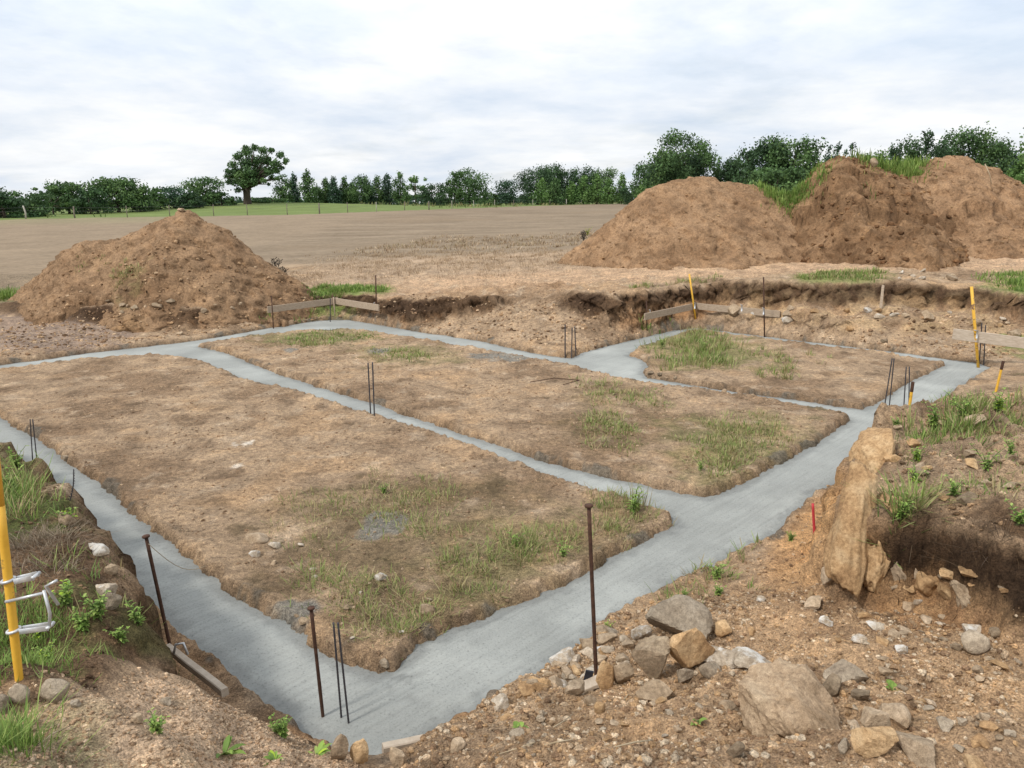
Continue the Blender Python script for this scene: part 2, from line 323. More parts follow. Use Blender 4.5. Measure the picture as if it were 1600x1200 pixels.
def ground(x, y, full=True):
    """height and masks of the terrain at x, y"""
    sh = x.shape; x = x.ravel(); y = y.ravel(); zf = zfield(x, y)
    near = (y < 34) & (np.abs(x) < 34)
    zu = zf.copy(); zp = np.full(x.shape, .1)
    zu[near] = idw(UPC, x[near], y[near], zf[near], 1/3.5**4.6)
    b = sm(34, 27, y)*sm(34, 27, np.abs(x)); zu = zf*(1-b)+zu*b
    zp[near] = idw(DNC, x[near], y[near], np.full(near.sum(), .1), 1/3.0**4.6)
    so = sdf(P_OUT, x[near], y[near], 4); kk = sm(-.5, -.1, so); zp[near] = zp[near]*(1-kk)+.055*kk
    s = np.full(x.shape, -3.0)
    s[near] = sdf(PIT, x[near], y[near])
    d = np.hypot(x, y); wob = np.zeros(x.shape)
    wob[near] = .10*n2(x[near]*1.6, y[near]*1.6, 3)+.07*n2(x[near]*4.3, y[near]*4.3, 4)+.03*n2(x[near]*11, y[near]*11, 5)
    wid = .26+.45*sm(11, 15, y)
    t = sm(0, 1, (s+wob*sm(3, 7, d)+wob*.5+.10)/wid)
    h = zu*(1-t)+zp*t
    up = 1-t
    # relief
    rb = np.zeros(x.shape); rn = near
    X, Y = x[rn], y[rn]
    rough_up = .05*fbm(X*1.3, Y*1.3, 11, 5, .6)
    floor_r = .022*fbm(X*1.1, Y*1.1, 12, 5, .62)+.016*ridged(X*2.6+.5*n2(X, Y, 8), Y*4.2, 13, 3)+.012*np.maximum(0, n2(X*7, Y*7, 9))
    rub = np.exp(-(((X-2.1)/2.2)**2+((Y-3.9)/1.6)**2)**2)
    rb[rn] = rough_up*up[rn]+floor_r*(1-up[rn])+rub*(.05*fbm(X*3.1, Y*3.1, 14, 5, .6)+.03*np.maximum(0, n2(X*9, Y*9, 15)))
    # lumpy turned-over spoil on the right hand bank
    rbank = np.exp(-(((X-4.9)/1.9)**2+((Y-6.3)/1.9)**2)**2)*up[rn]
    rb[rn] += rbank*(.20*fbm(X*1.5, Y*1.5, 16, 5, .6)+.09*ridged(X*1.8, Y*1.8, 17, 2))
    # layered stony slope of the far right bank
    st = sm(.25, .5, h[rn])*sm(1.05, .9, h[rn])*(1-up[rn])*sm(14, 15, Y)*sm(5, 6.5, X)
    rb[rn] += st*(.10*ridged(X*1.4, Y*3.5, 18, 3))
    # churned ramp
    rp = np.exp(-(((X-.4)/2.2)**2+((Y-19.5)/2.6)**2)**2)
    rb[rn] += rp*.07*fbm(X*2.0, Y*2.0, 19, 4, .6)
    # churned track behind the pit
    tr = sm(19, 20.5, Y)*sm(26, 23, Y)*up[rn]*sm(-6, -3, X)
    rb[rn] += tr*.05*fbm(X*.9, Y*3.0, 20, 4, .6)
    for y0, ph, dp in ((19.7, 0, .05), (20.6, .2, .06), (21.7, 1.1, .05), (22.5, 1.3, .05)):
        yr_ = y0+.5*np.sin(X*.16+ph)+.12*n2(X*.5, X*0+y0, 23); rb[rn] += (-dp*np.exp(-((Y-yr_)/.16)**2)+.35*dp*np.exp(-((np.abs(Y-yr_)-.32)/.12)**2))*sm(-5, -2, X)*sm(20, 16, X)*up[rn]*(1+.8*n2(X*3, Y*3, 24))
    U_ = X*AX[0]+Y*AX[1]; W_ = X*BX[0]+Y*BX[1]; rb[rn] += (1-up[rn])*sm(4, 5, W_)*(.013*n2(U_*.8, W_*7, 25)+.008*n2(U_*9, W_*1.2, 26))
    h = h+rb
    far = ~near
    tl = sm(24, 40, y)*sm(110, 80, y)
    h += .035*fbm(x*.5, y*.9, 21, 3)*sm(20, 30, y)*sm(200, 120, y)
    tc = np.full(x.shape, -3.0); tc[near] = trench(X, Y)
    k = sm(-.10-.05*n2(x*4, y*4, 41), .03, tc); lip = np.exp(-((tc+.12)/.07)**2)*(.012+.035*np.maximum(0, n2(x*7, y*7, 40))+.025*np.maximum(0, n2(x*17, y*17, 42)))
    h = h+lip*(near)
    h = h*(1-k)-.14*k
    return h.reshape(sh), up.reshape(sh), tc.reshape(sh), s.reshape(sh), (zu-zp).reshape(sh)

def axis(fine, start, rates):
    out = [0.0]
    while out[-1] < rates[-1][0]:
        v = out[-1]
        if v < start: st = fine
        else:
            for lim, r in rates:
                if v < lim: st = max(fine, r*v); break
        out.append(v+st)
    return np.array(out)
ax_ = axis(.018, 4, [(26, .0062), (120, .03), (436, .07)])
XS = np.concatenate([-ax_[::-1][:-1], ax_])
ay_ = axis(.016, 2.6, [(26, .0058), (70, .014), (260, .03), (436, .06)])
YS = ay_+.35; YS = np.concatenate([YS[YS < 14.4], np.arange(14.4, 21.6, .036), YS[YS > 21.65]]); YS = np.concatenate([[-120, -60, -20, -6, -2, -.8], YS])
GX, GY = np.meshgrid(XS, YS)
GZ, GUP, GT, GS, GD_ = ground(GX, GY)
print('ground', GX.shape)
def gz(x, y):
    """terrain height by bilinear lookup"""
    x = np.atleast_1d(np.asarray(x, float)); y = np.atleast_1d(np.asarray(y, float))
    i = np.clip(np.searchsorted(XS, x)-1, 0, len(XS)-2); j = np.clip(np.searchsorted(YS, y)-1, 0, len(YS)-2)
    fx = (x-XS[i])/(XS[i+1]-XS[i]); fy = (y-YS[j])/(YS[j+1]-YS[j])
    return GZ[j, i]*(1-fx)*(1-fy)+GZ[j, i+1]*fx*(1-fy)+GZ[j+1, i]*(1-fx)*fy+GZ[j+1, i+1]*fx*fy
def gmap(A, x, y):
    i = np.clip(np.searchsorted(XS, x)-1, 0, len(XS)-2); j = np.clip(np.searchsorted(YS, y)-1, 0, len(YS)-2)
    return A[j, i]

# ---------------------------------------------------------------- soil heaps
class Heap:
    def __init__(s, name, ridge, yr, foot, slope, seed, rough, x_pad=0):
        s.name = name; P = np.array([aty(px, py, yr) for px, py in ridge]); s.rx = P[:, 0]; s.rz = P[:, 2]
        s.yr = yr; s.slope = slope; s.seed = seed; s.rough = rough; s.foot = foot
        s.x0 = s.rx.min()-.3; s.x1 = s.rx.max()+.3
    def z(s, x, y):
        base = 1.0+.03*np.clip(x, -14, 12)
        wob = .35*n2(x*.45, y*.45, s.seed)+.1*n2(x*1.7, y*1.7, s.seed+1)
        rz = np.interp(x, s.rx, s.rz)
        rzs = (np.interp(x-.35, s.rx, s.rz)+np.interp(x+.35, s.rx, s.rz)+rz)/3
        d = y-(s.yr+.0*x)
        ad = np.sqrt(d*d+.05)-.22
        k = sm(.0, .9, np.abs(d)); r = rz*(1-k)+rzs*k
        sl = s.slope+.10*n2(x*.5, y*.3, s.seed+2)
        h = r-ad*sl-np.abs(d)*wob*.18
        fx = k
        gul = n2(x*2.2+.3*n2(y*.8, x, 5), y*.45, s.seed+3)
        h = h+fx*s.rough*(.15*fbm(x*.9, y*1.1, s.seed+4, 5, .6)+.13*gul+.10*ridged(x*.7, y*.9, s.seed+9, 3)-.05)+.045*s.rough*fbm(x*3, y*3, s.seed+8, 3, .6)
        return h
def scarp(x, y, h, yr, x0, x1, d0, dep, seed):
    d = yr-y; e = d0+.5*n2(x*.8, y*.2, seed)+.25*n2(x*2.1, y*.5, seed+1); k = sm(x0, x0+.8, x)*sm(x1, x1-.8, x)
    return h-dep*k*sm(e, e+.16, d)*sm(e+2.0, e+.5, d)
def heap_extra_left(x, y, h):
    # lower slumped apron with dark scallops in front and to the left
    P = [un(px, py, z) for px, py, z in ((-10,478,.5),(60,425,1.2),(110,385,1.75),(150,405,1.6),(215,425,1.5),(290,452,1.1),(360,470,.75),(410,470,.65),(470,462,.6),(440,492,.3),(330,497,.3),(280,500,.3),(200,500,.3),(100,490,.35),(0,484,.4))]
    s = sdf([p[:2] for p in P], x, y)
    w = .22*n2(x*1.3, y*1.3, 55)+.1*n2(x*3.5, y*3.5, 56)
    a = sm(-.1, .55, s+w)
    top = np.interp(x, [-15, -13, -11.5, -10, -8, -6, -4.5, -3.5], [.7, 1.15, 1.5, 1.45, 1.05, .85, .72, .6])
    h = scarp(x, y, h, 21.4, -13.5, -7.6, 2.0, .26, 81); h = scarp(x, y, h, 21.4, -11, -5, 2.9, .2, 83)
    ap = .1+a*(top-.1+.22*fbm(x*1.2, y*1.2, 57, 4, .6)+.12*ridged(x*.9, y*.9, 58, 2)-.1)-sm(.04, .0, a)*1.0
    return np.maximum(h, ap)
def heap_extra_right(x, y, h):
    h = scarp(x, y, h, 27.0, 13.0, 19, 2.4, .38, 71)
    return scarp(x, y, h, 27.0, 17.5, 22, 1.4, .3, 75)
def heap_extra_low(x, y, h): return scarp(x, y, h, 26.4, 4.4, 7.2, 2.6, .28, 77)
def heap_extra_mid(x, y, h):
    h = scarp(x, y, h, 26.0, 10.2, 15.6, 1.7, .5, 73); h = scarp(x, y, h, 26.0, 8.6, 12, .7, .3, 79)
    d = -(y-26.2)
    sc = np.exp(-(((x-11.6)/1.9)**2+((d-2.0)/.9)**2))
    step = .45*ridged(x*.55+.2*n2(x, y, 4), y*.8, 61, 2)*sm(.6, 1.4, d)*sm(4.2, 2.5, d)
    return h-.45*sc+step*.7
H1 = Heap('left', [(-60,520),(20,470),(60,432),(100,392),(130,377),(190,373),(212,361),(235,350),(262,339),(276,334),(280,327),(296,329),(306,334),(320,347),(338,354),(355,358),(370,372),(385,387),(410,405),(430,417),(452,430),(470,441),(486,456),(500,475),(560,520)], 21.4, .3, .86, 200, .5)
H2 = Heap('right low', [(820,440),(862,418),(880,402),(900,387),(925,367),(945,352),(965,334),(985,318),(1000,302),(1020,291),(1040,286),(1062,280),(1078,277),(1100,275),(1115,278),(1125,284),(1150,285),(1172,289),(1192,293),(1212,303),(1230,310),(1250,320),(1290,345),(1350,400),(1400,440)], 26.4, 1.1, .72, 220, .7)
H3 = Heap('dark middle', [(1130,430),(1165,398),(1190,362),(1200,345),(1215,328),(1232,314),(1250,300),(1262,290),(1268,276),(1276,264),(1290,252),(1300,247),(1320,244),(1338,247),(1352,252),(1368,258),(1382,264),(1400,272),(1430,288),(1470,312),(1530,350),(1600,395),(1650,430)], 26.0, 1.1, .64, 240, 1.3)
H4 = Heap('right broad', [(1300,350),(1340,300),(1370,275),(1388,264),(1405,259),(1422,259),(1440,259),(1452,252),(1462,247),(1480,245),(1492,243),(1508,245),(1520,254),(1535,259),(1552,262),(1568,272),(1580,280),(1600,291),(1640,318),(1700,350),(1780,395),(1850,430)], 27.0, 1.1, .66, 260, .8)
HEAPS = [(H1, 13.2, 26, lambda x, y, h: heap_extra_left(x, y, h)), (H2, 19, 33, lambda x, y, h: heap_extra_low(x, y, h)), (H3, 18.5, 32, lambda x, y, h: heap_extra_mid(x, y, h)), (H4, 18.5, 34, lambda x, y, h: heap_extra_right(x, y, h))]
def hz(H, ex, x, y):
    h = H.z(x, y)
    return ex(x, y, h) if ex else h
def top_z(x, y):
    z = gz(x, y)
    for H, y0, y1, ex in HEAPS:
        m = (x > H.x0) & (x < H.x1) & (y > y0) & (y < y1)
        if np.any(m): z = np.where(m, np.maximum(z, hz(H, ex, np.atleast_1d(x), np.atleast_1d(y))), z)
    return z
TT = np.concatenate([np.linspace(1.4, 8, 1400), np.linspace(8, 34, 2600)])
def hit(px, py):
    d = ray(px, py); P = CAM[None]+TT[:, None]*d[None]
    z = top_z(P[:, 0], P[:, 1]); k = np.argmax(P[:, 2] <= z)
    return P[k] if P[k, 2] <= z[k] else P[-1]

def desat(c, k=.18, g=1.06):
    l = (c@np.array([.3, .55, .15]))[:, None]; return (c*(1-k)+l*k*np.array([1.03, 1.0, .92]))*g*np.array([1.02, .985, .94])
# ---------------------------------------------------------------- ground colours (the surface's own colours)
def C(r, g, b): return np.array(lin(r, g, b))
def paint(col, m, c): col[:] = col*(1-m[..., None])+np.asarray(c)*m[..., None]
def ground_colour():
    x = GX.ravel(); y = GY.ravel(); h = GZ.ravel(); up = GUP.ravel(); tc = GT.ravel(); s = GS.ravel()
    col = np.empty((len(x), 3))
    near = (y < 40) & (np.abs(x) < 45)
    a = np.zeros(len(x)); a2 = a.copy(); a3 = a.copy()
    X, Y = x[near], y[near]
    a[near] = fbm(X*.55, Y*.55, 71, 5, .6); a2[near] = fbm(X*2.1, Y*2.1, 72, 4, .6); a3[near] = fbm(X*.25, Y*.25, 73, 3)
    tan = C(168, 143, 116); brown = C(133, 108, 83); dark = C(94, 75, 58); orange = C(172, 139, 103); pale = C(192, 171, 147)
    col[:] = tan
    paint(col, sm(-.2, .6, a)*.75, brown)
    paint(col, sm(.15, .7, -a)*.6, orange)
    paint(col, sm(.35, .8, a2)*.5, dark)
    paint(col, sm(.45, .85, -a2)*.45, pale)
    # the field: stubble in drill rows
    row = n2(x*.02, (y+.09*x)*.55, 75)*sm(24, 32, y)
    fld = np.tile(C(132, 117, 98), (len(x), 1))
    paint(fld, sm(-.1, .3, n2(x*.015, (y+.09*x)*1.3, 74))*.45, C(112, 98, 80)); paint(fld, sm(0, .5, row)*.5, C(114, 99, 81)); paint(fld, sm(.1, .6, -row)*.4, C(146, 130, 109))
    paint(fld, sm(.0, .7, fbm(x*.06, y*.12, 76, 3))*.35, C(126, 107, 84))
    f = sm(26, 33, y+1.5*n2(x*.3, y*.3, 77)); paint(col, f, fld)
    ll = sm(-12.5, -15.5, x+n2(x*.4, y*.4, 78))*sm(19, 22, y); paint(col, ll, C(134, 118, 98))
    # dry grass margin and light worn track
    g = sm(22.5, 24.5, y)*sm(34, 28, y)*sm(-8, -5, x)*sm(6.5, 4, x); paint(col, g*np.clip(.75+.5*a2, 0, 1), C(168, 145, 121))
    t = sm(19.5, 21, y)*sm(25.5, 23.5, y)*sm(-5, -2, x); paint(col, t*np.clip(.75+.6*a2, 0, 1), C(188, 156, 125))
    t = sm(18.3, 19.3, y)*sm(21.5, 20.3, y)*sm(-5, -3, x)*sm(2.5, 1, x)*up; paint(col, t*np.clip(.4+.7*a2, 0, 1), C(150, 120, 90))
    # grey-mauve puddled mud left of the building
    m = sdf(reg([(-200,498,.25),(60,496,.28),(170,505,.2),(215,520,.12),(150,545,.1),(-200,560,.1)]), x, y); paint(col, sm(-.5, .5, m+.5*a2)*.75, C(142, 124, 114))
    # green beyond the fence, at the hedge foot and on the knoll
    fy = np.interp(x, FENCE_X, FENCE_Y)
    gr = sm(-1.5, 1.5, y-fy+1.2*n2(x*.2, y*.2, 79)); gl = C(100, 118, 60)
    grc = np.tile(gl, (len(x), 1)); paint(grc, sm(0, .7, fbm(x*.12, y*.12, 80, 3))*.5, C(118, 134, 72)); paint(grc, sm(5, 60, x)*.7, C(140, 134, 92))
    paint(col, gr, grc)
    lf = sm(-30, -34, x+2*n2(x*.1, y*.1, 81))*sm(66, 80, y); paint(col, lf*(1-gr)*.5, C(126, 124, 90))
    # banks: dark topsoil above, ochre subsoil below
    bank = sm(-.04, .05, s)*sm(.98, .6, s)*near
    wall = sm(.03, .2, 1-up)*sm(.6, .3, s)*near*sm(.15, .4, GD_.ravel())
    top = np.where(x > 2.5, 1.05, np.where(x > -1, .75, .55))
    paint(col, wall*sm(-.55, -.3, h-top), C(96, 74, 54)); paint(col, wall*sm(-.3, -.6, h-top)*.8, C(168, 124, 80))
    farb = (y > 13)*wall; paint(col, farb*np.clip(.75+1.3*n2(x*.9, y*.9, 85), .15, 1)*sm(-.5, -.25, h-np.where(x > 2.5, 1.15, .6))*.9, C(74, 56, 42))
    paint(col, farb*(h < top-.2)*sm(0, .5, a2)*.6, C(120, 88, 58))
    # stony slope
    st = sm(.2, .4, h)*(1-up)*sm(14, 15, y)*sm(4.6, 6, x)*sm(30, 26, y); paint(col, st*sm(-.3, .5, a2)*.55, C(190, 160, 118)); paint(col, st*sm(0, .6, -a2)*.45, C(120, 90, 62))
    # ochre clay and dark undercut soil of the right hand bank and its cliff
    m = sdf(reg([(1285,720,.6),(1400,700,.9),(1460,860,.7),(1560,930,.5),(1600,960,.5),(1400,960,.35),(1290,930,.15),(1260,850,.1)]), x, y); paint(col, sm(-.25, .15, m+.1*a2)*sm(1.0, .85, h)*.65, C(176, 132, 84))
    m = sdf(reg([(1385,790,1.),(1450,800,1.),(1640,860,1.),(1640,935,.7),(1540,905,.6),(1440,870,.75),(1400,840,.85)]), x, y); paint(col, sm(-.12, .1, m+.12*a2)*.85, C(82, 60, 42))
    cl_ = sm(1.9, 2.1, x)*sm(4, 3.7, x)*sm(4.9, 5.2, y)*sm(8, 7.4, y)*wall; paint(col, cl_*np.clip(.75+.4*a2, 0, 1), C(204, 158, 104)); paint(col, cl_*sm(.15, .5, a)*.5, C(150, 104, 62))
    m = sm(2.45, 2.65, x)*sm(5.3, 5.0, y)*wall*sm(.30, .5, up+.15*a2); paint(col, m*.92, C(62, 47, 35)); m = sm(2.45, 2.65, x)*sm(5.3, 5.0, y)*wall*sm(.5, .3, up+.1*a2); paint(col, m*sm(-.2, .4, a2)*.6, C(186, 148, 104))  # dark topsoil, colour deepened to paint in the shade of the undercut
    # left bank: dark humic soil; gravelly tan spoil in the left foreground
    m = sdf(reg([(-200,660,1.),(60,740,1.),(180,870,1.),(240,1000,.9),(262,1035,.7),(170,1080,1.1),(60,1100,1.25),(-200,1090,1.3)]), x, y); paint(col, sm(-.1, .12, m+.1*a2), C(112, 88, 66)); paint(col, sm(-.1, .12, m+.1*a2)*sm(.0, .5, a2+.3*a)*.6, C(92, 98, 54))
    m = sdf(reg([(240,1040,.85),(330,1085,.6),(560,1190,.55),(560,1400,.9),(-200,1400,1.3),(-200,1160,1.35),(60,1130,1.25),(190,1070,1.05)]), x, y); paint(col, sm(-.1, .1, m+.08*a2)*.9, C(206, 176, 146))
    # rubble slope
    rub = np.exp(-(((x-2.1)/2.2)**2+((y-3.6)/1.9)**2)**2)*(1-np.clip(wall*1.2*sm(2.3, 2.5, x), 0, 1))*sm(.95, .5, up*sm(2.3, 2.6, x)); paint(col, rub*.75, C(184, 150, 113)); paint(col, rub*sm(.1, .7, a2)*.6, C(184, 150, 112)); paint(col, rub*sm(.2, .7, -a2)*.45, C(122, 90, 60))
    # darker, greener weedy patches on the plots
    for P_, w_, c_ in GREENS:
        m = sdf(reg(P_), x, y); paint(col, sm(-.5, .5, m+.5*a2+.2*a)*w_*sm(.9, .995, np.where(s > -.3, up, 1)+(h < .3)), c_)
    # chalky crushed stone
    for px, py, rr in ((395,676,.22),(368,720,.16),(490,735,.07),(385,683,.3)):
        c0 = un(px, py, .1); d = np.hypot((x-c0[0])*1.0, (y-c0[1])*.8)+.12*a2; paint(col, sm(rr, rr*.5, d)*sm(-.1, .25, a2), C(226, 216, 204))
    # trench edges: brown band, dark rim line and patches of spilt concrete
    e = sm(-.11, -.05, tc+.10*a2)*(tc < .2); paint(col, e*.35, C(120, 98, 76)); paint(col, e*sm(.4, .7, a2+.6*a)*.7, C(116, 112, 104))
    e = sm(-.05, -.015, tc)*(tc < .25); paint(col, e*.85, C(72, 62, 52))  # thin dark brown line following the trench rim
    for px, py, rr in ((588,815,.3),(445,950,.22),(480,1085,.1),(765,553,.5),(800,558,.4),(590,545,.35),(450,545,.25)):
        c0 = un(px, py, .1); d = np.hypot(x-c0[0], y-c0[1])+.16*a2; paint(col, sm(rr, rr*.55, d)*.85, C(128, 128, 124))
    return desat(col)
PXF = [(-420,62),(-150,74),(62,85),(137,86),(349,88),(461,90),(510,95),(553,100),(600,107),(677,118),(745,130),(806,146),(861,165),(954,195),(1100,240),(1500,300)]
FENCE_X = np.array([-400]+[(p-800)/FPX*d*1.0 for p, d in PXF]+[900]); FENCE_Y = np.array([40]+[d for p, d in PXF]+[420])
gA = C(122, 122, 74); gB = C(108, 96, 64)
GREENS = [([(1060,660),(1240,650),(1230,700),(1120,760),(1060,740)], .6, gA), ([(900,610),(990,600),(1010,700),(900,690)], .35, gB), ([(1010,540),(1060,520),(1170,530),(1190,570),(1060,575)], .7, gA),
          ([(400,525),(540,515),(590,530),(500,540),(420,535)], .6, gA), ([(560,545),(680,540),(720,565),(600,568)], .5, gA), ([(430,780),(700,750),(900,800),(1010,770),(1010,860),(800,960),(600,960),(430,900)], .45, gB), ([(700,850),(880,820),(850,900),(720,930)], .4, gA),
          ([(490,452,.6),(590,448,.65),(590,460,.65),(490,464,.6)], .9, C(112, 130, 60)), ([(1240,432,1.2),(1380,426,1.25),(1370,440,1.25),(1250,442,1.2)], .8, C(122, 132, 70)), ([(1520,435,1.3),(1700,430,1.3),(1700,480,1.3),(1560,450,1.3)], .9, C(112, 130, 60)),
          ([(-60,462,.6),(15,460,.6),(15,476,.5),(-60,480,.5)], .8, C(112, 130, 66)), ([(-100,700,1.),(20,700,1.),(110,790,1.),(90,830,1.1),(-100,830,1.15)], .75, C(88, 100, 48)), ([(-100,1150,1.4),(60,1145,1.35),(40,1190,1.4),(-100,1220,1.45)], .6, C(96, 112, 56))]
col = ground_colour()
# push steep faces about so the banks crumble
V = np.stack([GX, GY, GZ], -1)
gy_, gx_ = np.gradient(GZ); sx = gx_/np.gradient(XS)[None, :]; sy = gy_/np.gradient(YS)[:, None]; st = sm(.7, 2.2, np.hypot(sx, sy))*(GY < 30)*(np.abs(GX) < 30)*sm(.12, .3, GZ)
amp = st*(.22+.6*sm(7, 13, np.hypot(GX, GY)))
V[..., 0] += amp*(.16*n2(GX*2+GZ*4, GY*2-GZ*5, 91)+.08*n2(GX*6-GZ*12, GY*6+GZ*11, 92))
V[..., 1] += amp*(.16*n2(GX*2-GZ*5, GY*2+GZ*4, 93)+.08*n2(GX*6+GZ*11, GY*6-GZ*12, 94))
V[..., 2] += amp*.07*n2(GX*5, GY*5+GZ*3, 95)
sl_ = np.hypot(sx, sy)+1e-6; ov = np.exp(-((GUP-.80)/.17)**2)*sm(.3, 1.0, st)*sm(.5, .75, GZ)*(.10+.10*n2(GX*2.2, GY*2.2, 96)+.05*n2(GX*7, GY*7, 97))*(.40+.6*sm(9, 13, GY))*sm(.2, .45, GD_); ov = ov*(1+.25*sm(2.5, 2.8, GX)*sm(5.6, 5.3, GY)*sm(4, 4.3, GY)); V[..., 0] -= sx/sl_*ov; V[..., 1] -= sy/sl_*ov
ny, nx = GX.shape; idx = np.arange(nx*ny).reshape(ny, nx)
Fq = np.stack([idx[:-1, :-1], idx[:-1, 1:], idx[1:, 1:], idx[1:, :-1]], -1)
# near soil and far field are one sheet with two surface finishes
jn = int(np.searchsorted(YS, 29.0))
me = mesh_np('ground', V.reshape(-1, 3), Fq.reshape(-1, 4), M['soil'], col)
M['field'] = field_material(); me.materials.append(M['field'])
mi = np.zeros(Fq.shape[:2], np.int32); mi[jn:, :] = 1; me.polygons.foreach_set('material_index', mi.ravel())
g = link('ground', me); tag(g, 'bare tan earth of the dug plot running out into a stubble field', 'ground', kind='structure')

# ---------------------------------------------------------------- concrete footing
cx = np.arange(-15.5, 9.8, .045); cy = np.arange(3.2, 21.6, .045)
cx = np.concatenate([np.arange(-15.5, -3, .06), np.arange(-3, 3.2, .025), np.arange(3.2, 9.8, .045)]); cy = np.concatenate([np.arange(3.0, 8, .025), np.arange(8, 21.6, .06)])
KX, KY = np.meshgrid(cx, cy); T = trench(KX.ravel(), KY.ravel()).reshape(KX.shape)
KZ = .006*fbm(KX*1.2, KY*1.2, 101, 3)+.004*n2(KX*7, KY*7, 102)-.012*sm(.12, .0, T)
ck = np.tile(C(149, 151, 147), (KX.size, 1)); a = fbm(KX.ravel()*.8, KY.ravel()*.8, 103, 4)
paint(ck, sm(0, .6, a)*.5, C(138, 140, 136)); paint(ck, sm(.1, .6, -a)*.4, C(170, 172, 167)); tt = T.ravel()
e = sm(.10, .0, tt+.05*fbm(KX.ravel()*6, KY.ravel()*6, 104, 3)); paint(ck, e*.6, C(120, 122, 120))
for px, py, rr in ((640,1040,.2),(625,1065,.22),(650,1090,.16),(700,1135,.25),(760,1090,.15),(1170,870,.2)):
    c0 = un(px, py, 0); d = np.hypot(KX.ravel()-c0[0], KY.ravel()-c0[1]); paint(ck, sm(rr, rr*.3, d)*sm(.05, .4, fbm(KX.ravel()*9, KY.ravel()*9, 105, 3))*.35, C(110, 111, 108))
nyk, nxk = KX.shape; ik = np.arange(nxk*nyk).reshape(nyk, nxk); Fk = np.stack([ik[:-1, :-1], ik[:-1, 1:], ik[1:, 1:], ik[1:, :-1]], -1)
keep = (T[:-1, :-1] > -.12) | (T[1:, 1:] > -.12); Fk = Fk[keep]
usedv, inv = np.unique(Fk, return_inverse=True); Fk = inv.reshape(-1, 4)
Vk = np.stack([KX, KY, KZ], -1).reshape(-1, 3)[usedv]
o = link('concrete_footing', mesh_np('concrete_footing', Vk, Fk, M['concrete'], ck[usedv])); tag(o, 'fresh grey strip footing poured in trenches round three earth plots', 'foundation')

# ---------------------------------------------------------------- heap meshes
def build_heap(H, y0, y1, ex, step, label, cols):
    xs = np.arange(H.x0-1.2, H.x1+1.2, step); ys = np.arange(y0, y1, step); X, Y = np.meshgrid(xs, ys)
    Z = hz(H, ex, X.ravel(), Y.ravel()).reshape(X.shape); G = gz(X.ravel(), Y.ravel()).reshape(X.shape)
    Z = np.where((X < H.x0) | (X > H.x1), G-.5, Z)
    keep = Z > G-.10; Z = np.maximum(Z, G-.3)
    k = keep[:-1, :-1] | keep[1:, 1:] | keep[:-1, 1:] | keep[1:, :-1]
    i = np.arange(X.size).reshape(X.shape); F = np.stack([i[:-1, :-1], i[:-1, 1:], i[1:, 1:], i[1:, :-1]], -1)[k]
    gyy, gxx = np.gradient(Z, step); st = sm(.5, 1.6, np.hypot(gxx, gyy))
    x_, y_, z_ = X.ravel(), Y.ravel(), Z.ravel(); a = fbm(x_*.8+z_*.5, y_*.8, H.seed+30, 5, .6); a2 = fbm(x_*2.6, y_*2.6+z_*2, H.seed+31, 4, .6)
    c = np.tile(cols[0], (len(x_), 1)); paint(c, sm(-.1, .6, a)*.6, cols[1]); paint(c, sm(.1, .7, -a)*.5, cols[2]); paint(c, sm(.2, .7, a2)*.5, cols[3])
    c = cols[4](x_, y_, z_, c, a, a2, st.ravel()) if len(cols) > 4 else c
    c = desat(c, .14, .98)
    Vv = np.stack([X, Y, Z], -1)
    for q, sd in ((0, 1), (1, 2)): Vv[..., q] += .10*n2(X*3+Z*5, Y*3-Z*6*(1 if q else -1), H.seed+sd+50)+.04*n2(X*9+Z*9, Y*9-Z*9, H.seed+sd+52)
    Vv[..., 2] += .03*n2(X*8, Y*8+Z*5, H.seed+55)
    u, inv = np.unique(F, return_inverse=True)
    o = link('soil_heap', mesh_np('soil_heap', Vv.reshape(-1, 3)[u], inv.reshape(-1, 4), M['heap_soil'], c[u]))
    return tag(o, label, 'soil heap', 'spoil heaps round the excavation')
def lay_left(x, y, z, c, a, a2, st):
    lowf = sm(1.6, 1.2, z+.2*a)*sm(18.6, 17.6, y+.4*a+.3*(x+8)*.2)
    paint(c, lowf*.6, C(150, 116, 76)); paint(c, lowf*sm(.0, .35, a2)*.8, C(88, 66, 44)); paint(c, lowf*sm(.4, .9, st)*.6, C(96, 72, 50))
    for px, py, zz, rr in ((128,405,1.6,.5),(205,436,1.3,.45)):
        q = un(px, py, zz); d = np.hypot(x-q[0], y-q[1])+.4*a2; paint(c, sm(rr, rr*.4, d)*.4, C(112, 112, 68))
    return c
def lay_mid(x, y, z, c, a, a2, st):
    paint(c, sm(-.1, .5, ridged(x*.5, y*.7+z*.6, 63, 2)-.3)*.55, C(94, 68, 46))
    q = sm(1.1, 2.2, (z-2.4)*.9+.7*a)*sm(13.2, 11.2, x+a); paint(c, q*.55, C(92, 66, 45)); return c
hb = C(152, 123, 94)
build_heap(H1, 14, 26, HEAPS[0][3], .05, 'brown soil heap with slumped dark front beside the back left trench corner', [hb, C(130, 101, 74), C(165, 134, 102), C(98, 76, 55), lay_left])
build_heap(H2, 19.5, 33, HEAPS[1][3], .06, 'smooth tan soil heap, leftmost of the three big heaps on the right', [C(156, 125, 94), C(132, 103, 76), C(172, 140, 108), C(112, 86, 62)])
build_heap(H3, 19.0, 32, HEAPS[2][3], .06, 'darkest rough soil heap with grass along its crest and a round stone on top', [C(146, 115, 84), C(118, 90, 64), C(162, 130, 98), C(92, 69, 49), lay_mid])
build_heap(H4, 19.0, 34, HEAPS[3][3], .06, 'broad light brown soil heap at the right edge of the picture', [C(156, 124, 93), C(130, 101, 74), C(170, 138, 106), C(106, 81, 58)])
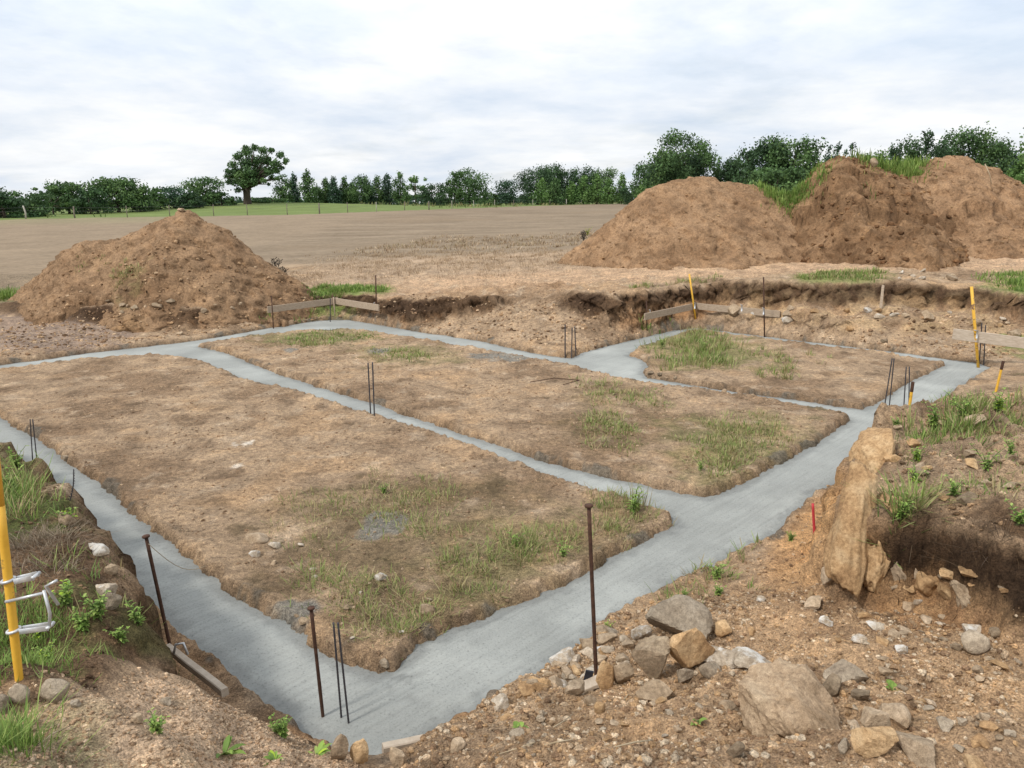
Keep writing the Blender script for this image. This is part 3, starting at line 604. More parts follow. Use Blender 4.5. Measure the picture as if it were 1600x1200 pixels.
# ---------------------------------------------------------------- stones
def ico(n):
    import bmesh
    bm = bmesh.new(); bmesh.ops.create_icosphere(bm, subdivisions=n, radius=1)
    v = np.array([x.co[:] for x in bm.verts]); f = np.array([[x.index for x in y.verts] for y in bm.faces]); bm.free(); return v, f
ICO = {k: ico(k) for k in (1, 2, 3, 4, 5)}
def rot(rx, ry, rz):
    a, b, c = (math.cos(t) for t in (rx, ry, rz)); d, e, g = (math.sin(t) for t in (rx, ry, rz))
    return np.array([[c, -g, 0], [g, c, 0], [0, 0, 1]])@np.array([[b, 0, e], [0, 1, 0], [-e, 0, b]])@np.array([[1, 0, 0], [0, a, -d], [0, d, a]])
def rock_mesh(seed, size, sub=3, cuts=9, rough=.05, soft=0.0, box=0):
    """an angular stone: a ball cut by random planes, then weathered; size = (x, y, z) full extents"""
    cuts = int(cuts*1.7); r = np.random.default_rng(seed); v, f = ICO[sub]; n = r.normal(size=(cuts, 3)); n /= np.linalg.norm(n, axis=1)[:, None]
    d = r.uniform(.5, .85, cuts); t = v@n.T; lim = np.where(t > .05, d/np.maximum(t, .05), 9)
    if soft: rad = 1/((1/lim**8).sum(1)+1)**(1/8)
    else: rad = np.minimum(1.12, lim.min(1))
    p = v*rad[:, None]
    if box:
        q = v@rot(r.uniform(-.2, .2), r.uniform(-.2, .2), r.uniform(-.3, .3)).T; rb_ = 1/(np.abs(q)**box).sum(1)**(1/box); lim2 = np.where(t > .05, d*1.45/np.maximum(t, .05), 9).min(1); p = v*np.minimum(rb_, lim2)[:, None]
    k = seed*1.7 % 50
    nn = fbm(p[:, 0]*2+p[:, 2]*1.3+k, p[:, 1]*2-p[:, 2]*1.1, seed % 97, 4, .55)*rough*1.6+ridged(p[:, 0]*3+p[:, 2]*2, p[:, 1]*3+k-p[:, 2]*2, seed % 89, 2)*rough*.6
    p = p*(1+nn[:, None]); p = p-(p.max(0)+p.min(0))/2; p = p/(p.max(0)-p.min(0))*np.asarray(size, float)
    return p, f
def rock(px, py, wpx, hpx, m, label, name='rock', cat='rock', group=None, seed=None, tilt=(0, 0, 0), depth=.8, sub=4, cuts=8, rough=.035, sink=.3, soft=0, hgt=None, zoff=0, box=0):
    """a stone whose picture centre is px,py and that spans wpx by hpx there, set into the ground"""
    seed = seed or int(px*31+py*7) % 9973
    P = hit(px, py+hpx*.25); D = (P-CAM)@CF; w = wpx/FPX*D; hv = hpx/FPX*D
    dep = w*depth; el = math.atan2(CH-P[2], P[1])       # seen height mixes depth and height
    hh = hgt if hgt else max(.25*w, min((hv-dep*math.sin(el)*.75)/max(math.cos(el), .3), w*1.6))
    p, f = rock_mesh(seed, (w, dep, hh), sub, cuts, rough, soft, box)
    p = p@rot(*[R(t) for t in tilt]).T
    z = float(top_z(P[0], P[1])[0])
    lo = p[:, 2].min(); off = z-lo-sink*hh+zoff
    o = link(name, mesh_np(name, p, f, M[m], smooth=soft > 0), None, (P[0], P[1]+.1*dep, off))
    if not soft:
        o.data.polygons.foreach_set('use_smooth', np.ones(len(o.data.polygons), bool))
        try: o.data.set_sharp_from_angle(angle=R(26))
        except Exception: pass
    return tag(o, label, cat, group)
big = [
 (1236,1116,140,150,'r_boulder','huge tan boulder with a flat top in the right foreground rubble','boulder',dict(sub=5,cuts=5,rough=.09,depth=1.15,sink=.2,hgt=.3,tilt=(14,-4,14),seed=52,box=3.2)),
 (1062,980,104,52,'r_grey','large pale grey boulder with a sharp ridge, farthest of the big stones','boulder',dict(sub=4,cuts=7,rough=.03,depth=.7,sink=.1,hgt=.26,seed=311)),
 (1075,1026,88,60,'r_orange','ochre brown block leaning against the grey boulder','boulder',dict(sub=4,cuts=7,rough=.04,depth=.7,sink=.12,hgt=.27,tilt=(0,18,12))),
 (1018,1042,66,62,'r_dark','dark brown upright stone left of the ochre block','boulder',dict(sub=4,cuts=7,rough=.04,depth=.6,sink=.15,hgt=.27,seed=77)),
 (974,1060,34,38,'r_tan','small squarish brown stone standing between two upright ones','rock',dict(sub=3,cuts=8,depth=.7,sink=.15,hgt=.15)),
 (946,1062,32,52,'r_orange','narrow ochre stone touching the foot of the steel pin','rock',dict(sub=3,cuts=8,depth=.7,sink=.1,hgt=.2)),
 (1124,1022,70,40,'r_pale','cream coloured flat stone right of the ochre block','rock',dict(sub=4,cuts=8,depth=.8,sink=.25,hgt=.1)),
 (1178,1034,72,36,'r_pale','white dusted slab lying just behind the huge boulder','rock',dict(sub=4,cuts=8,depth=.7,sink=.2,hgt=.1,tilt=(0,8,-20))),
 (1072,1056,28,32,'r_grey','small pale wedge stone in front of the ochre block','rock',dict(sink=.1,hgt=.1)),
 (1110,1050,34,24,'r_grey','rounded grey stone left of the huge boulder','rock',dict(sink=.15,soft=1,hgt=.09)),
 (1002,990,34,26,'r_pale','cream stone tucked under the left end of the grey boulder','rock',dict(sink=.2,hgt=.11)),
 (1022,1082,60,24,'r_tan','flat crusted stone in front of the dark upright stone','rock',dict(sink=.3,hgt=.07)),
 (1130,985,28,30,'r_orange','pointed brown stone at the right end of the grey boulder','rock',dict(sink=.2,cuts=6,hgt=.12)),
 (1322,1052,62,54,'r_grey','grey brown slab tilted up right of the huge boulder','rock',dict(sub=4,cuts=7,depth=.8,sink=.35,hgt=.16,tilt=(20,10,30))),
 (1300,1066,34,60,'r_dark','dark narrow slab wedged along the right side of the huge boulder','rock',dict(sub=3,cuts=7,depth=1.2,sink=.35,hgt=.12)),
 (1366,1130,44,38,'r_tan','blunt tan stone, upper of two beside the huge boulder','rock',dict(sink=.25,hgt=.11)),
 (1366,1166,66,38,'r_orange','thick ochre stone with a flat top, lower of two beside the huge boulder','rock',dict(sub=4,sink=.2,hgt=.12,cuts=7)),
 (1402,1112,42,60,'r_tan','long tan stone lying steeply right of the blunt tan stone','rock',dict(sink=.3,depth=1.3,hgt=.1)),
 (1438,1168,52,72,'r_tan','long pointed stone near the bottom edge, right of the thick ochre one','rock',dict(sub=4,sink=.3,depth=1.4,hgt=.11,cuts=7,tilt=(0,0,20))),
 (1346,1090,30,18,'r_dark','thin dark stone above the blunt tan stone','rock',dict(sink=.2,hgt=.07)),
 (1318,1170,18,26,'r_grey','small grey stone squeezed against the right foot of the huge boulder','rock',dict(sink=.2,hgt=.07)),
 (1524,1008,40,26,'r_grey','rounded grey stone alone on the rubble at far right','rock',dict(sub=3,soft=1,sink=.25,hgt=.13)),
 (1520,986,30,14,'r_pale','flat pale stone just behind the rounded grey one','rock',dict(sink=.2,hgt=.06)),
 (1558,992,24,12,'r_dark','flat brown stone right of the rounded grey one','rock',dict(sink=.2,hgt=.06)),
 (1410,1016,22,14,'r_pale','bright white small stone amid the brown rubble','rock',dict(sink=.2,hgt=.06)),
 (1345,1000,24,12,'r_pale','small white topped stone left of the bright white one','rock',dict(sink=.3,hgt=.05)),
 (1287,970,16,14,'r_pale','pale stone on the rubble below the cliff foot','rock',dict(sink=.2,hgt=.06)),
 (1150,1175,28,30,'r_dark','dark angular shard stuck in the gravel left of the huge boulder','rock',dict(sink=.25,cuts=6,hgt=.09)),
 (1434,943,12,10,'r_pale','small white stone under the root lip of the right bank','rock',dict(sink=.2,hgt=.05)),
 (1268,935,12,22,'r_orange','small upright brown stone at the foot of the ochre cliff','rock',dict(sink=.1,hgt=.1,cuts=6)),
 (1324,908,20,22,'r_tan','square tan block fallen at the cliff foot','rock',dict(sink=.1,hgt=.12)),
 (1300,904,30,30,'r_tan','broken tan block fallen left of the square one at the cliff foot','rock',dict(sink=.15,hgt=.14,cuts=7)),
 (1272,948,34,12,'r_tan','long flat stone leaning in front of the cliff foot','rock',dict(sink=.1,hgt=.05,tilt=(0,-25,10))),
 (1190,938,16,10,'r_pale','flat whitish stone on the soil between trench and cliff','rock',dict(sink=.2,hgt=.05)),
 (87,1090,44,25,'r_grey','pale lumpy stone by the yellow pin in the left foreground','rock',dict(sub=4,soft=1,sink=.2,hgt=.11,depth=.6,tilt=(0,-10,10))),
 (31,1093,32,20,'r_grey','rounded brownish stone left of the pale lumpy one','rock',dict(soft=1,sink=.25,hgt=.09)),
 (2,1108,24,20,'r_grey','grey stone cut off by the left picture edge','rock',dict(soft=1,sink=.25,hgt=.09)),
 (166,930,34,18,'r_pale','pale stone on the dark soil of the left bank, upper of a pair','rock',dict(sink=.15,hgt=.1)),
 (176,946,26,24,'r_grey','grey stone on the left bank, lower of a pair','rock',dict(sink=.15,hgt=.12)),
 (105,819,26,16,'r_tan','tan stone among weeds at the top of the left bank','rock',dict(soft=1,sink=.2,hgt=.12)),
 (152,860,40,18,'r_pale','flat crusted stone on the left bank beside the trench','rock',dict(sink=.3,hgt=.08)),
 (175,894,18,14,'r_tan','small tan stone low on the left bank edge','rock',dict(sink=.2,hgt=.07)),
 (259,1098,18,12,'r_grey','small grey stone on gravel above the fallen board','rock',dict(sink=.25,hgt=.04)),
 (215,1126,18,14,'r_tan','small tilted tan stone alone on the left gravel','rock',dict(sink=.2,hgt=.04)),
 (118,1102,16,10,'r_pale','small whitish stone right of the pale lumpy one','rock',dict(sink=.3,hgt=.04)),
 (532,1178,26,46,'r_tan','tall upright shard at the near trench corner, leftmost of three','rock',dict(sub=3,sink=.1,hgt=.16,cuts=6,depth=.6,tilt=(0,10,0))),
 (562,1184,30,38,'r_orange','blunt upright stone at the near trench corner, middle of three','rock',dict(sub=3,sink=.1,hgt=.13,cuts=7,depth=.6)),
 (622,1190,24,34,'r_tan','leaning wedge stone at the near trench corner, rightmost of three','rock',dict(sub=3,sink=.1,hgt=.12,cuts=6,depth=.6,tilt=(0,-24,0))),
 (716,1168,24,22,'r_tan','rounded stone on the near slope left of centre','rock',dict(sink=.25,hgt=.07)),
 (778,1096,38,22,'r_pale','pale stone set in the trench shoulder near the bottom','rock',dict(sink=.35,hgt=.08)),
 (808,1150,26,20,'r_grey','greyish stone beside a small weed on the near slope','rock',dict(sink=.25,hgt=.06)),
 (922,1096,20,14,'r_tan','small tan stone just below the pin board','rock',dict(sink=.2,hgt=.06)),
 (937,1110,18,14,'r_orange','small ochre stone on the gravel below the pin board','rock',dict(sink=.2,hgt=.06)),
 (1138,1104,26,14,'r_tan','flat knobbly stone left of the huge boulder top','rock',dict(sink=.25,hgt=.05)),
 (1059,1142,14,12,'r_tan','pale pebble like stone on the gravel in the foreground centre','rock',dict(sink=.2,hgt=.04)),
 (400,842,38,14,'r_tan','flat stone lying on the near plot, leftmost of a small cluster','rock',dict(sink=.2,hgt=.09)),
 (428,854,20,12,'r_pale','pale stone on the near plot right of the flat one','rock',dict(sink=.2,hgt=.08)),
 (398,866,18,12,'r_pale','small pale stone on the near plot below the flat one','rock',dict(sink=.2,hgt=.07)),
 (594,902,22,14,'r_pale','pale stone among grass on the near plot','rock',dict(sink=.2,hgt=.08)),
 (668,955,26,18,'r_tan','tan stone near the front edge of the near plot','rock',dict(sink=.2,hgt=.1)),
 (601,1040,16,14,'r_grey','grey stone at the very front tip of the near plot','rock',dict(sink=.2,hgt=.07)),
 (475,970,18,10,'r_tan','small stone on the near plot above the twin rods','rock',dict(sink=.25,hgt=.05)),
 (104,716,14,9,'r_grey','small grey stone at the edge of the left trench','rock',dict(sink=.2,hgt=.08)),
 (370,577,22,12,'r_dark','dark soil covered stone on the edge of the middle trench','rock',dict(sink=.2,hgt=.12)),
 (1366,257,15,14,'r_tan','round pale boulder perched on the crest of the dark heap','boulder',dict(sub=4,soft=1,sink=.15,hgt=.34)),
 (1137,282,13,6,'r_grey','flat slab on the crest of the leftmost big heap','rock',dict(sink=.1,hgt=.16)),
 (283,330,12,7,'r_tan','small blocky stone on the peak of the left heap','rock',dict(sink=.1,hgt=.12)),
 (1382,534,12,9,'r_dark','brown stone at the foot of the far stony bank','rock',dict(sink=.1)),
 (281,521,11,6,'r_tan','tan stone on the mud below the left heap','rock',dict(sink=.2)),
 (958,592,1,1,None,None,None,None),
]
for e in big:
    if e[4] is None: continue
    px, py, w, h, m, lab, nm, kw = e; rock(px, py, w, h, m, lab, nm, nm, None, **kw)
# stones in countable groups that nothing tells apart
def scatter_rocks(poly, n, wr, label, group, mats, name='rock', seed=1, zoff=0):
    r = np.random.default_rng(seed); P = np.array(poly, float); k = 0; tries = 0
    while k < n and tries < 4000:
        tries += 1; px = r.uniform(P[:, 0].min(), P[:, 0].max()); py = r.uniform(P[:, 1].min(), P[:, 1].max())
        if sdf(poly, np.array([px]), np.array([py]), 50)[0] < 0: continue
        if any(abs(px-e[0]) < e[2]*.45 and abs(py-e[1]) < e[3]*.45 for e in big): continue
        w = r.uniform(*wr)*r.choice([.75, 1, 1, 1.35]); k += 1
        rock(px, py, w, w*r.uniform(.55, .85), mats[k % len(mats)], label, name, 'rock', group, seed=int(r.integers(1, 9000)), tilt=(r.uniform(-25, 25), r.uniform(-25, 25), r.uniform(0, 180)), depth=r.uniform(.6, 1), cuts=int(r.integers(6, 10)), sink=.34, zoff=zoff, sub=4 if w > 14 else 3)
scatter_rocks([(1005,990),(985,1040),(935,1030),(925,1075),(860,1080),(800,1090),(850,1052),(900,1010),(945,985)], 46, (18, 34), 'broken tan stone in the pile banked against the trench by the middle steel pin', 'broken stones banked against the trench by the middle pin', ['r_tan', 'r_tan', 'r_pale', 'r_grey', 'r_orange'], seed=3)
scatter_rocks([(1130,940),(1290,950),(1500,960),(1590,1010),(1590,1120),(1480,1130),(1340,1020),(1180,1000)], 34, (11, 22), 'small loose stone on the brown rubble slope right of the huge boulder', 'small loose stones on the rubble slope', ['r_tan', 'r_orange', 'r_tan', 'r_dark', 'r_tan', 'r_pale'], seed=4)
scatter_rocks([(1330,1100),(1480,1100),(1590,1130),(1590,1195),(1330,1195)], 14, (16, 30), 'middling stone in the rubble at the bottom right corner', 'middling stones in the bottom right rubble', ['r_tan', 'r_orange', 'r_grey'], seed=14)
scatter_rocks([(860,1095),(1120,1070),(1190,1120),(1170,1195),(700,1195),(760,1130)], 30, (9, 17), 'small stone half buried in the gravelly near slope', 'small stones in the gravelly near slope', ['r_tan', 'r_orange', 'r_tan', 'r_grey'], seed=5)
scatter_rocks([(370,830),(470,850),(560,920),(700,940),(640,1020),(500,990),(420,930)], 16, (7, 13), 'small stone strewn over the near plot of earth', 'small stones strewn over the near plot', ['r_tan', 'r_pale', 'r_dark'], seed=6)
scatter_rocks([(1400,425),(1530,418),(1540,436),(1400,437)], 10, (8, 15), 'pale stone heaped on the far bank below the right heap', 'pale stones on the far bank', ['r_pale', 'r_tan'], seed=7)
scatter_rocks([(1385,650),(1500,640),(1590,660),(1590,830),(1440,780),(1350,760),(1350,700)], 22, (14, 30), 'clod or stone lying on the turned soil of the right bank', 'clods and stones on the right bank', ['r_tan', 'r_dark', 'r_tan', 'r_orange'], seed=8)
scatter_rocks([(1310,840),(1390,850),(1500,880),(1590,930),(1590,950),(1420,950),(1310,925)], 18, (14, 28), 'ochre stone sticking out of the undercut face of the right bank', 'ochre stones in the undercut right bank', ['r_orange', 'r_orange', 'r_tan', 'r_dark'], seed=9)
scatter_rocks([(1110,478),(1300,480),(1590,490),(1590,530),(1300,520),(1120,500)], 24, (9, 20), 'flat stone in the layered face of the far right bank', 'flat stones in the far right bank face', ['r_tan', 'r_pale', 'r_orange'], seed=10)
scatter_rocks([(300,462),(400,470),(380,485),(280,500),(200,496),(160,470),(260,455)], 12, (6, 13), 'brown clod at the foot of the left heap', 'clods at the foot of the left heap', ['r_tan', 'r_dark'], seed=11)
scatter_rocks([(990,590),(1130,612),(1330,648),(1330,640),(1120,605),(1005,578)], 8, (6, 12), 'stone along the near rim of the right hand plot', 'stones along the rim of the right plot', ['r_tan', 'r_dark'], seed=12)
# the ochre rock face of the right bank
def slab(px, py, top, wpx, y, m, label, depth, seed, lean=0, sub=5, rough=.035, back=0):
    """upright slab with its foot at (px,py) and top at the pixel 'top'"""
    A = hit(px, py-14); B = hit(top[0], top[1]+14); y = A[1]; B[1] = min(B[1], A[1]+.45); A = aty(px, py, A[1]-.06+back); B = aty(top[0], top[1], B[1]-.06+back); d = B-A; L = np.linalg.norm(d); w = wpx/FPX*y*1.05
    p, f = rock_mesh(seed, (w, depth, L*1.06), sub, 6, rough, 0, 7)
    zz = d/L; yy = np.array([0, 1., 0]); xx = np.cross(yy, zz); xx /= np.linalg.norm(xx); yy = np.cross(zz, xx)
    p = p[:, :1]*xx+p[:, 1:2]*yy+p[:, 2:]*zz
    o = link('rock_slab', mesh_np('rock_slab', p, f, M[m]), None, (A+B)/2); return tag(o, label, 'rock')
for a in (((1313, 925), (1345, 722), 66, 'r_orange', 'tall ochre rock slab at the left end of the right bank face', .36, 21), ((1358, 925), (1384, 770), 44, 'r_orange', 'second rock slab of the bank face, right of the leftmost one', .32, 22),
          ((1352, 745), (1382, 672), 50, 'r_orange', 'uppermost ochre rock block beside the trench on the right bank', .36, 24), ((1402, 925), (1412, 835), 48, 'r_tan', 'squat tan rock slab under the drooping weed of the right bank', .30, 23),
          ((1450, 935), (1456, 885), 62, 'r_orange', 'low ochre block in the foot of the undercut bank', .26, 27), ((1512, 945), (1516, 905), 56, 'r_tan', 'low tan block in the undercut bank, right of the low ochre one', .24, 28)):
    slab(a[0][0], a[0][1], a[1], a[2], 0, a[3], a[4], a[5], a[6], lean=.12, rough=.06, back=.13 if a[0][0] > 1390 else 0)
# gravel: too many to count
def gravel(name, label, poly, n, size, cols, seed, zf=None):
    r = np.random.default_rng(seed); W = np.array([hit(a, b)[:2] for a, b in poly]); v1, f1 = ICO[1]
    x = r.uniform(W[:, 0].min(), W[:, 0].max(), n*3); y = r.uniform(W[:, 1].min(), W[:, 1].max(), n*3)
    m = sdf(W, x, y, 20) > 0; dn = fbm(x*1.3, y*1.3, seed+3, 3); m &= r.uniform(-.9, .7, len(x)) < dn; m &= gmap(GT, x, y) < -.02
    x = x[m][:n]; y = y[m][:n]; n = len(x); z = top_z(x, y)
    s = size[0]*(size[1]/size[0])**(r.uniform(0, 1, n)**2.6)
    V = v1[None]*(1+r.uniform(-.3, .25, (n, len(v1), 1)))*np.stack([np.ones(n), r.uniform(.6, 1, n), r.uniform(.4, .8, n)], -1)[:, None]*s[:, None, None]
    a = r.uniform(0, 2*PI, n); ca, sa = np.cos(a)[:, None], np.sin(a)[:, None]; X = V[..., 0]*ca-V[..., 1]*sa; Y = V[..., 0]*sa+V[..., 1]*ca
    V = np.stack([X+x[:, None], Y+y[:, None], V[..., 2]+(z+s*.15)[:, None]], -1).reshape(-1, 3)
    F = (f1[None]+(np.arange(n)*len(v1))[:, None, None]).reshape(-1, 3)
    cc = desat(np.array([C(*c) for c in cols])[r.integers(0, len(cols), n)]*r.uniform(.8, 1.15, (n, 1)), .2, 1.15); cc = np.repeat(cc, len(v1), 0)
    return tag(link(name, mesh_np(name, V, F, M['soil'], cc, smooth=False)), label, 'gravel', kind='stuff')
GC = [(182, 150, 114), (160, 128, 94), (194, 166, 134), (144, 114, 86), (178, 142, 100), (204, 184, 158)]
gravel('gravel', 'loose tan gravel and clods over the near right rubble slope', [(640,1170),(900,1005),(1100,930),(1290,880),(1290,930),(1600,960),(1600,1260),(560,1260)], 17000, (.004, .026), GC, 41)
gravel('gravel', 'fine tan gravel on the spoil at the bottom left', [(200,1060),(330,1082),(560,1190),(560,1290),(-60,1290),(-60,1120)], 12000, (.003, .013), [(198, 168, 136), (180, 148, 116), (210, 184, 154), (164, 134, 104)], 42)
gravel('soil_crumbs', 'crumbs and small clods over the near plot and its rim', [(0,650),(250,560),(1070,820),(590,1060)], 9000, (.004, .024), [(168, 140, 112), (150, 122, 94), (184, 160, 132), (140, 112, 86)], 43)
gravel('soil_crumbs', 'crumbs and small clods over the middle plot', [(300,540),(540,515),(1330,655),(1110,778)], 6000, (.007, .028), [(168, 140, 112), (150, 122, 94), (184, 160, 132), (140, 112, 86)], 44)
gravel('soil_crumbs', 'crumbs of soil along the verge between trench and right bank', [(900,1005),(1225,815),(1350,700),(1290,900),(1250,950),(960,1020)], 4500, (.005, .022), GC[:5], 45)
gravel('soil_crumbs', 'clods and crumbs on top of the right bank', [(1330,720),(1380,650),(1600,610),(1640,900),(1400,800)], 7000, (.006, .035), GC[:4]+[(100, 78, 56)], 46)
gravel('soil_crumbs', 'crumbs of dark soil on the left bank', [(-60,690),(60,740),(210,880),(250,1010),(150,1080),(-60,1100)], 5000, (.004, .02), [(112, 88, 66), (140, 112, 84), (96, 74, 56)], 47)
gravel('soil_crumbs', 'clods at the far end of the pit floor and along the far banks', [(0,500),(500,470),(760,470),(1000,500),(1590,470),(1590,560),(1100,512),(900,550),(540,496),(0,560)], 9000, (.015, .06), GC[:4]+[(104, 80, 58)], 48)
# clods on the heaps
def heap_clods(H, ex, n, size, label, seed, cols):
    r = np.random.default_rng(seed); v1, f1 = ICO[1]; x = r.uniform(H.x0, H.x1, n*4); y = r.uniform(H.yr-6.5, H.yr+.3, n*4)
    z = hz(H, ex, x, y); m = z > gz(x, y)+.03; m &= r.uniform(-1, .8, len(x)) < fbm(x*.9, y*.9, seed, 3)*1.6
    x, y, z = x[m][:n], y[m][:n], z[m][:n]; n = len(x); s = size[0]*(size[1]/size[0])**(r.uniform(0, 1, n)**2.4)
    V = v1[None]*(1+r.uniform(-.35, .25, (n, len(v1), 1)))*s[:, None, None]*np.array([1, .9, .7])+np.stack([x, y, z], -1)[:, None]
    F = (f1[None]+(np.arange(n)*len(v1))[:, None, None]).reshape(-1, 3)
    cc = np.repeat(np.array([C(*c) for c in cols])[r.integers(0, len(cols), n)]*r.uniform(.8, 1.1, (n, 1)), len(v1), 0)
    tag(link('soil_clods', mesh_np('soil_clods', V.reshape(-1, 3), F, M['soil'], cc, smooth=False)), label, 'clods', kind='stuff')
hc = [(150, 120, 90), (128, 100, 74), (164, 134, 104)]
heap_clods(H1, HEAPS[0][3], 600, (.015, .06), 'loose clods over the face of the left heap', 51, hc)
heap_clods(H2, HEAPS[1][3], 500, (.015, .06), 'loose clods over the smooth tan heap', 52, [(160, 128, 96), (140, 110, 80), (176, 146, 112)])
heap_clods(H3, HEAPS[2][3], 900, (.03, .13), 'loose clods over the darkest heap', 53, [(134, 102, 74), (112, 84, 60), (150, 118, 86)])
heap_clods(H4, HEAPS[3][3], 500, (.015, .07), 'loose clods over the broad right heap', 54, [(160, 128, 96), (138, 108, 80), (172, 142, 108)])

# ---------------------------------------------------------------- grass and weeds
def blades(name, label, poly, n, hgt, width, cols, seed, lean=.7, tuft=10, spread=.05, z=None, thr=-.9, cat='grass', W=None, kind='stuff', curl=.5):
    r = np.random.default_rng(seed)
    if W is None: W = np.array([hit(a, b)[:2] for a, b in poly])
    W = np.array(W); k = max(1, n//tuft); x = r.uniform(W[:, 0].min(), W[:, 0].max(), k*5); y = r.uniform(W[:, 1].min(), W[:, 1].max(), k*5)
    ex = min(np.ptp(W[:, 0]), np.ptp(W[:, 1])); sd = sdf(W, x, y, 90)/max(ex, .01)+.22*n2(x*2.3/max(ex, .5), y*2.3/max(ex, .5), seed+9); m = (sd > r.uniform(-.06, .22, len(x))) & (r.uniform(thr, .7, len(x)) < fbm(x*1.1, y*1.1, seed+2, 4)*1.3) & (gmap(GT, x, y) < -.01)
    x, y = x[m][:k], y[m][:k]; k = len(x)
    if k == 0: print('EMPTY', label); return None
    x = np.repeat(x, tuft); y = np.repeat(y, tuft); sc = np.repeat(r.uniform(.5, 1.2, k), tuft)
    tc_ = np.repeat(r.integers(0, len(cols), k), tuft); n = len(x)
    a = r.uniform(0, 2*PI, n); rr = np.abs(r.normal(0, spread, n)); x = x+np.cos(a)*rr; y = y+np.sin(a)*rr
    zz = top_z(x, y) if z is None else z(x, y)
    L = sc*r.uniform(*hgt, n); le = r.uniform(.05, lean, n); a = a+r.normal(0, .6, n); dx, dy = np.cos(a), np.sin(a); wx, wy = -dy*width/2, dx*width/2
    pts = []
    for t, wd in ((0, .8), (.45, 1), (.8, .7), (1, 0)):
        out = L*(le*t+curl*le*t*t); up = L*t*np.sqrt(np.maximum(.04, 1-le*le))*(1-.25*curl*t)
        if wd: pts += [(x+dx*out-wx*wd, y+dy*out-wy*wd, zz+up-.01), (x+dx*out+wx*wd, y+dy*out+wy*wd, zz+up-.01)]
        else: pts += [(x+dx*out, y+dy*out, zz+up)]
    V = np.stack([np.stack(p, -1) for p in pts], 1).reshape(-1, 3); b = (np.arange(n)*7)[:, None]
    F4 = np.concatenate([b+np.array([0, 1, 3, 2]), b+np.array([2, 3, 5, 4])]); F3 = b+np.array([4, 5, 6])
    cc = np.array([C(*c) for c in cols])[np.where(r.uniform(0, 1, n) < .3, r.integers(0, len(cols), n), tc_)]*r.uniform(.8, 1.2, (n, 1))
    return tag(link(name, mesh_np(name, V, [F4, F3], M['leaf'], np.repeat(cc, 7, 0))), label, cat, kind=kind)
G1 = [(124, 138, 76), (108, 124, 66), (144, 152, 94), (170, 158, 118), (150, 136, 98), (132, 142, 82), (158, 146, 104)]
G2 = [(112, 138, 66), (126, 150, 74), (98, 122, 60), (142, 158, 88)]
GD = [(178, 156, 128), (160, 138, 112), (188, 168, 142), (140, 118, 94)]
blades('grass', 'sprawling green grass in the near plot, between gravel and trench', [(690,860),(800,830),(900,830),(880,900),(800,940),(700,930)], 2100, (.04, .13), .006, G1, 101, lean=.95, tuft=12, spread=.09, thr=-.8)
blades('grass', 'thin green grass across the middle of the near plot', [(430,790),(620,740),(760,770),(720,830),(560,880),(440,860)], 2000, (.04, .12), .006, G1, 102, lean=.9, tuft=9, spread=.07, thr=-.7)
blades('grass', 'grass tufts near the front tip of the near plot', [(470,880),(700,900),(720,960),(640,1000),(540,1000),(480,950)], 1700, (.04, .12), .006, G1, 103, lean=.95, tuft=9, spread=.08, thr=-.6)
blades('grass', 'taller grass on the right corner of the near plot', [(900,790),(1000,770),(1050,820),(960,870),(890,850)], 1300, (.04, .13), .006, G1, 104, lean=.85, tuft=12, spread=.07, thr=-.8)
blades('grass', 'tall grass stems beside the trench junction', [(975,765),(1005,770),(1010,800),(978,800)], 120, (.15, .34), .006, G1, 1045, lean=.4, tuft=14, spread=.06)
blades('grass', 'yellowish green grass on the right of the middle plot', [(1080,660),(1200,640),(1240,670),(1190,720),(1110,755),(1070,720)], 3000, (.03, .11), .009, G1, 105, lean=.85, tuft=12, spread=.09, thr=-.9)
blades('grass', 'grass patch in the centre of the middle plot', [(900,650),(960,640),(1010,680),(990,715),(920,700)], 1500, (.03, .11), .009, G1, 106, lean=.9, tuft=10, spread=.09)
blades('grass', 'thin grass along the upper edge of the middle plot', [(900,590),(1040,610),(1060,640),(960,640),(880,610)], 900, (.04, .14), .01, G1, 107, lean=.9, tuft=8, spread=.08)
blades('grass', 'green grass at the far left corner of the middle plot', [(400,528),(540,516),(600,528),(520,540),(420,537)], 1300, (.04, .13), .014, G2+G1, 108, lean=.8, tuft=12, spread=.12)
blades('grass', 'small grass patch behind the pair of rods in the middle plot', [(580,545),(670,540),(700,556),(640,566),(590,560)], 700, (.04, .12), .014, G1, 109, lean=.8, tuft=12, spread=.12)
blades('grass', 'tall green grass clump on the left of the right hand plot', [(1000,540),(1060,521),(1150,528),(1180,555),(1150,580),(1060,576)], 2400, (.07, .26), .011, G2+G1+G1, 110, lean=.6, tuft=14, spread=.12)
blades('grass', 'thin scattered grass over the right hand plot', [(1180,540),(1300,560),(1240,600),(1150,590)], 700, (.05, .2), .012, G1, 111, lean=.8)
blades('grass', 'bright green grass strip on top of the far left bank', [(490,450),(585,446),(600,461),(540,458),(492,464)], 3600, (.06, .18), .018, G2, 112, lean=.5, tuft=14, spread=.15)
blades('grass', 'green grass on top of the far bank in front of the heaps', [(1240,430),(1310,426),(1385,424),(1375,436),(1260,438)], 2200, (.05, .17), .016, G2+G1, 113, lean=.5, tuft=14, spread=.15)
blades('grass', 'green grass on the far bank at the right edge of the picture', [(1525,432),(1660,424),(1660,470),(1600,458),(1550,444)], 3600, (.06, .2), .016, G2, 114, lean=.5, tuft=14, spread=.15)
blades('grass', 'tufts hanging on the far bank edge near the middle', [(980,452),(1130,436),(1130,430),(1000,443)], 700, (.06, .2), .016, G1, 115, lean=.8)
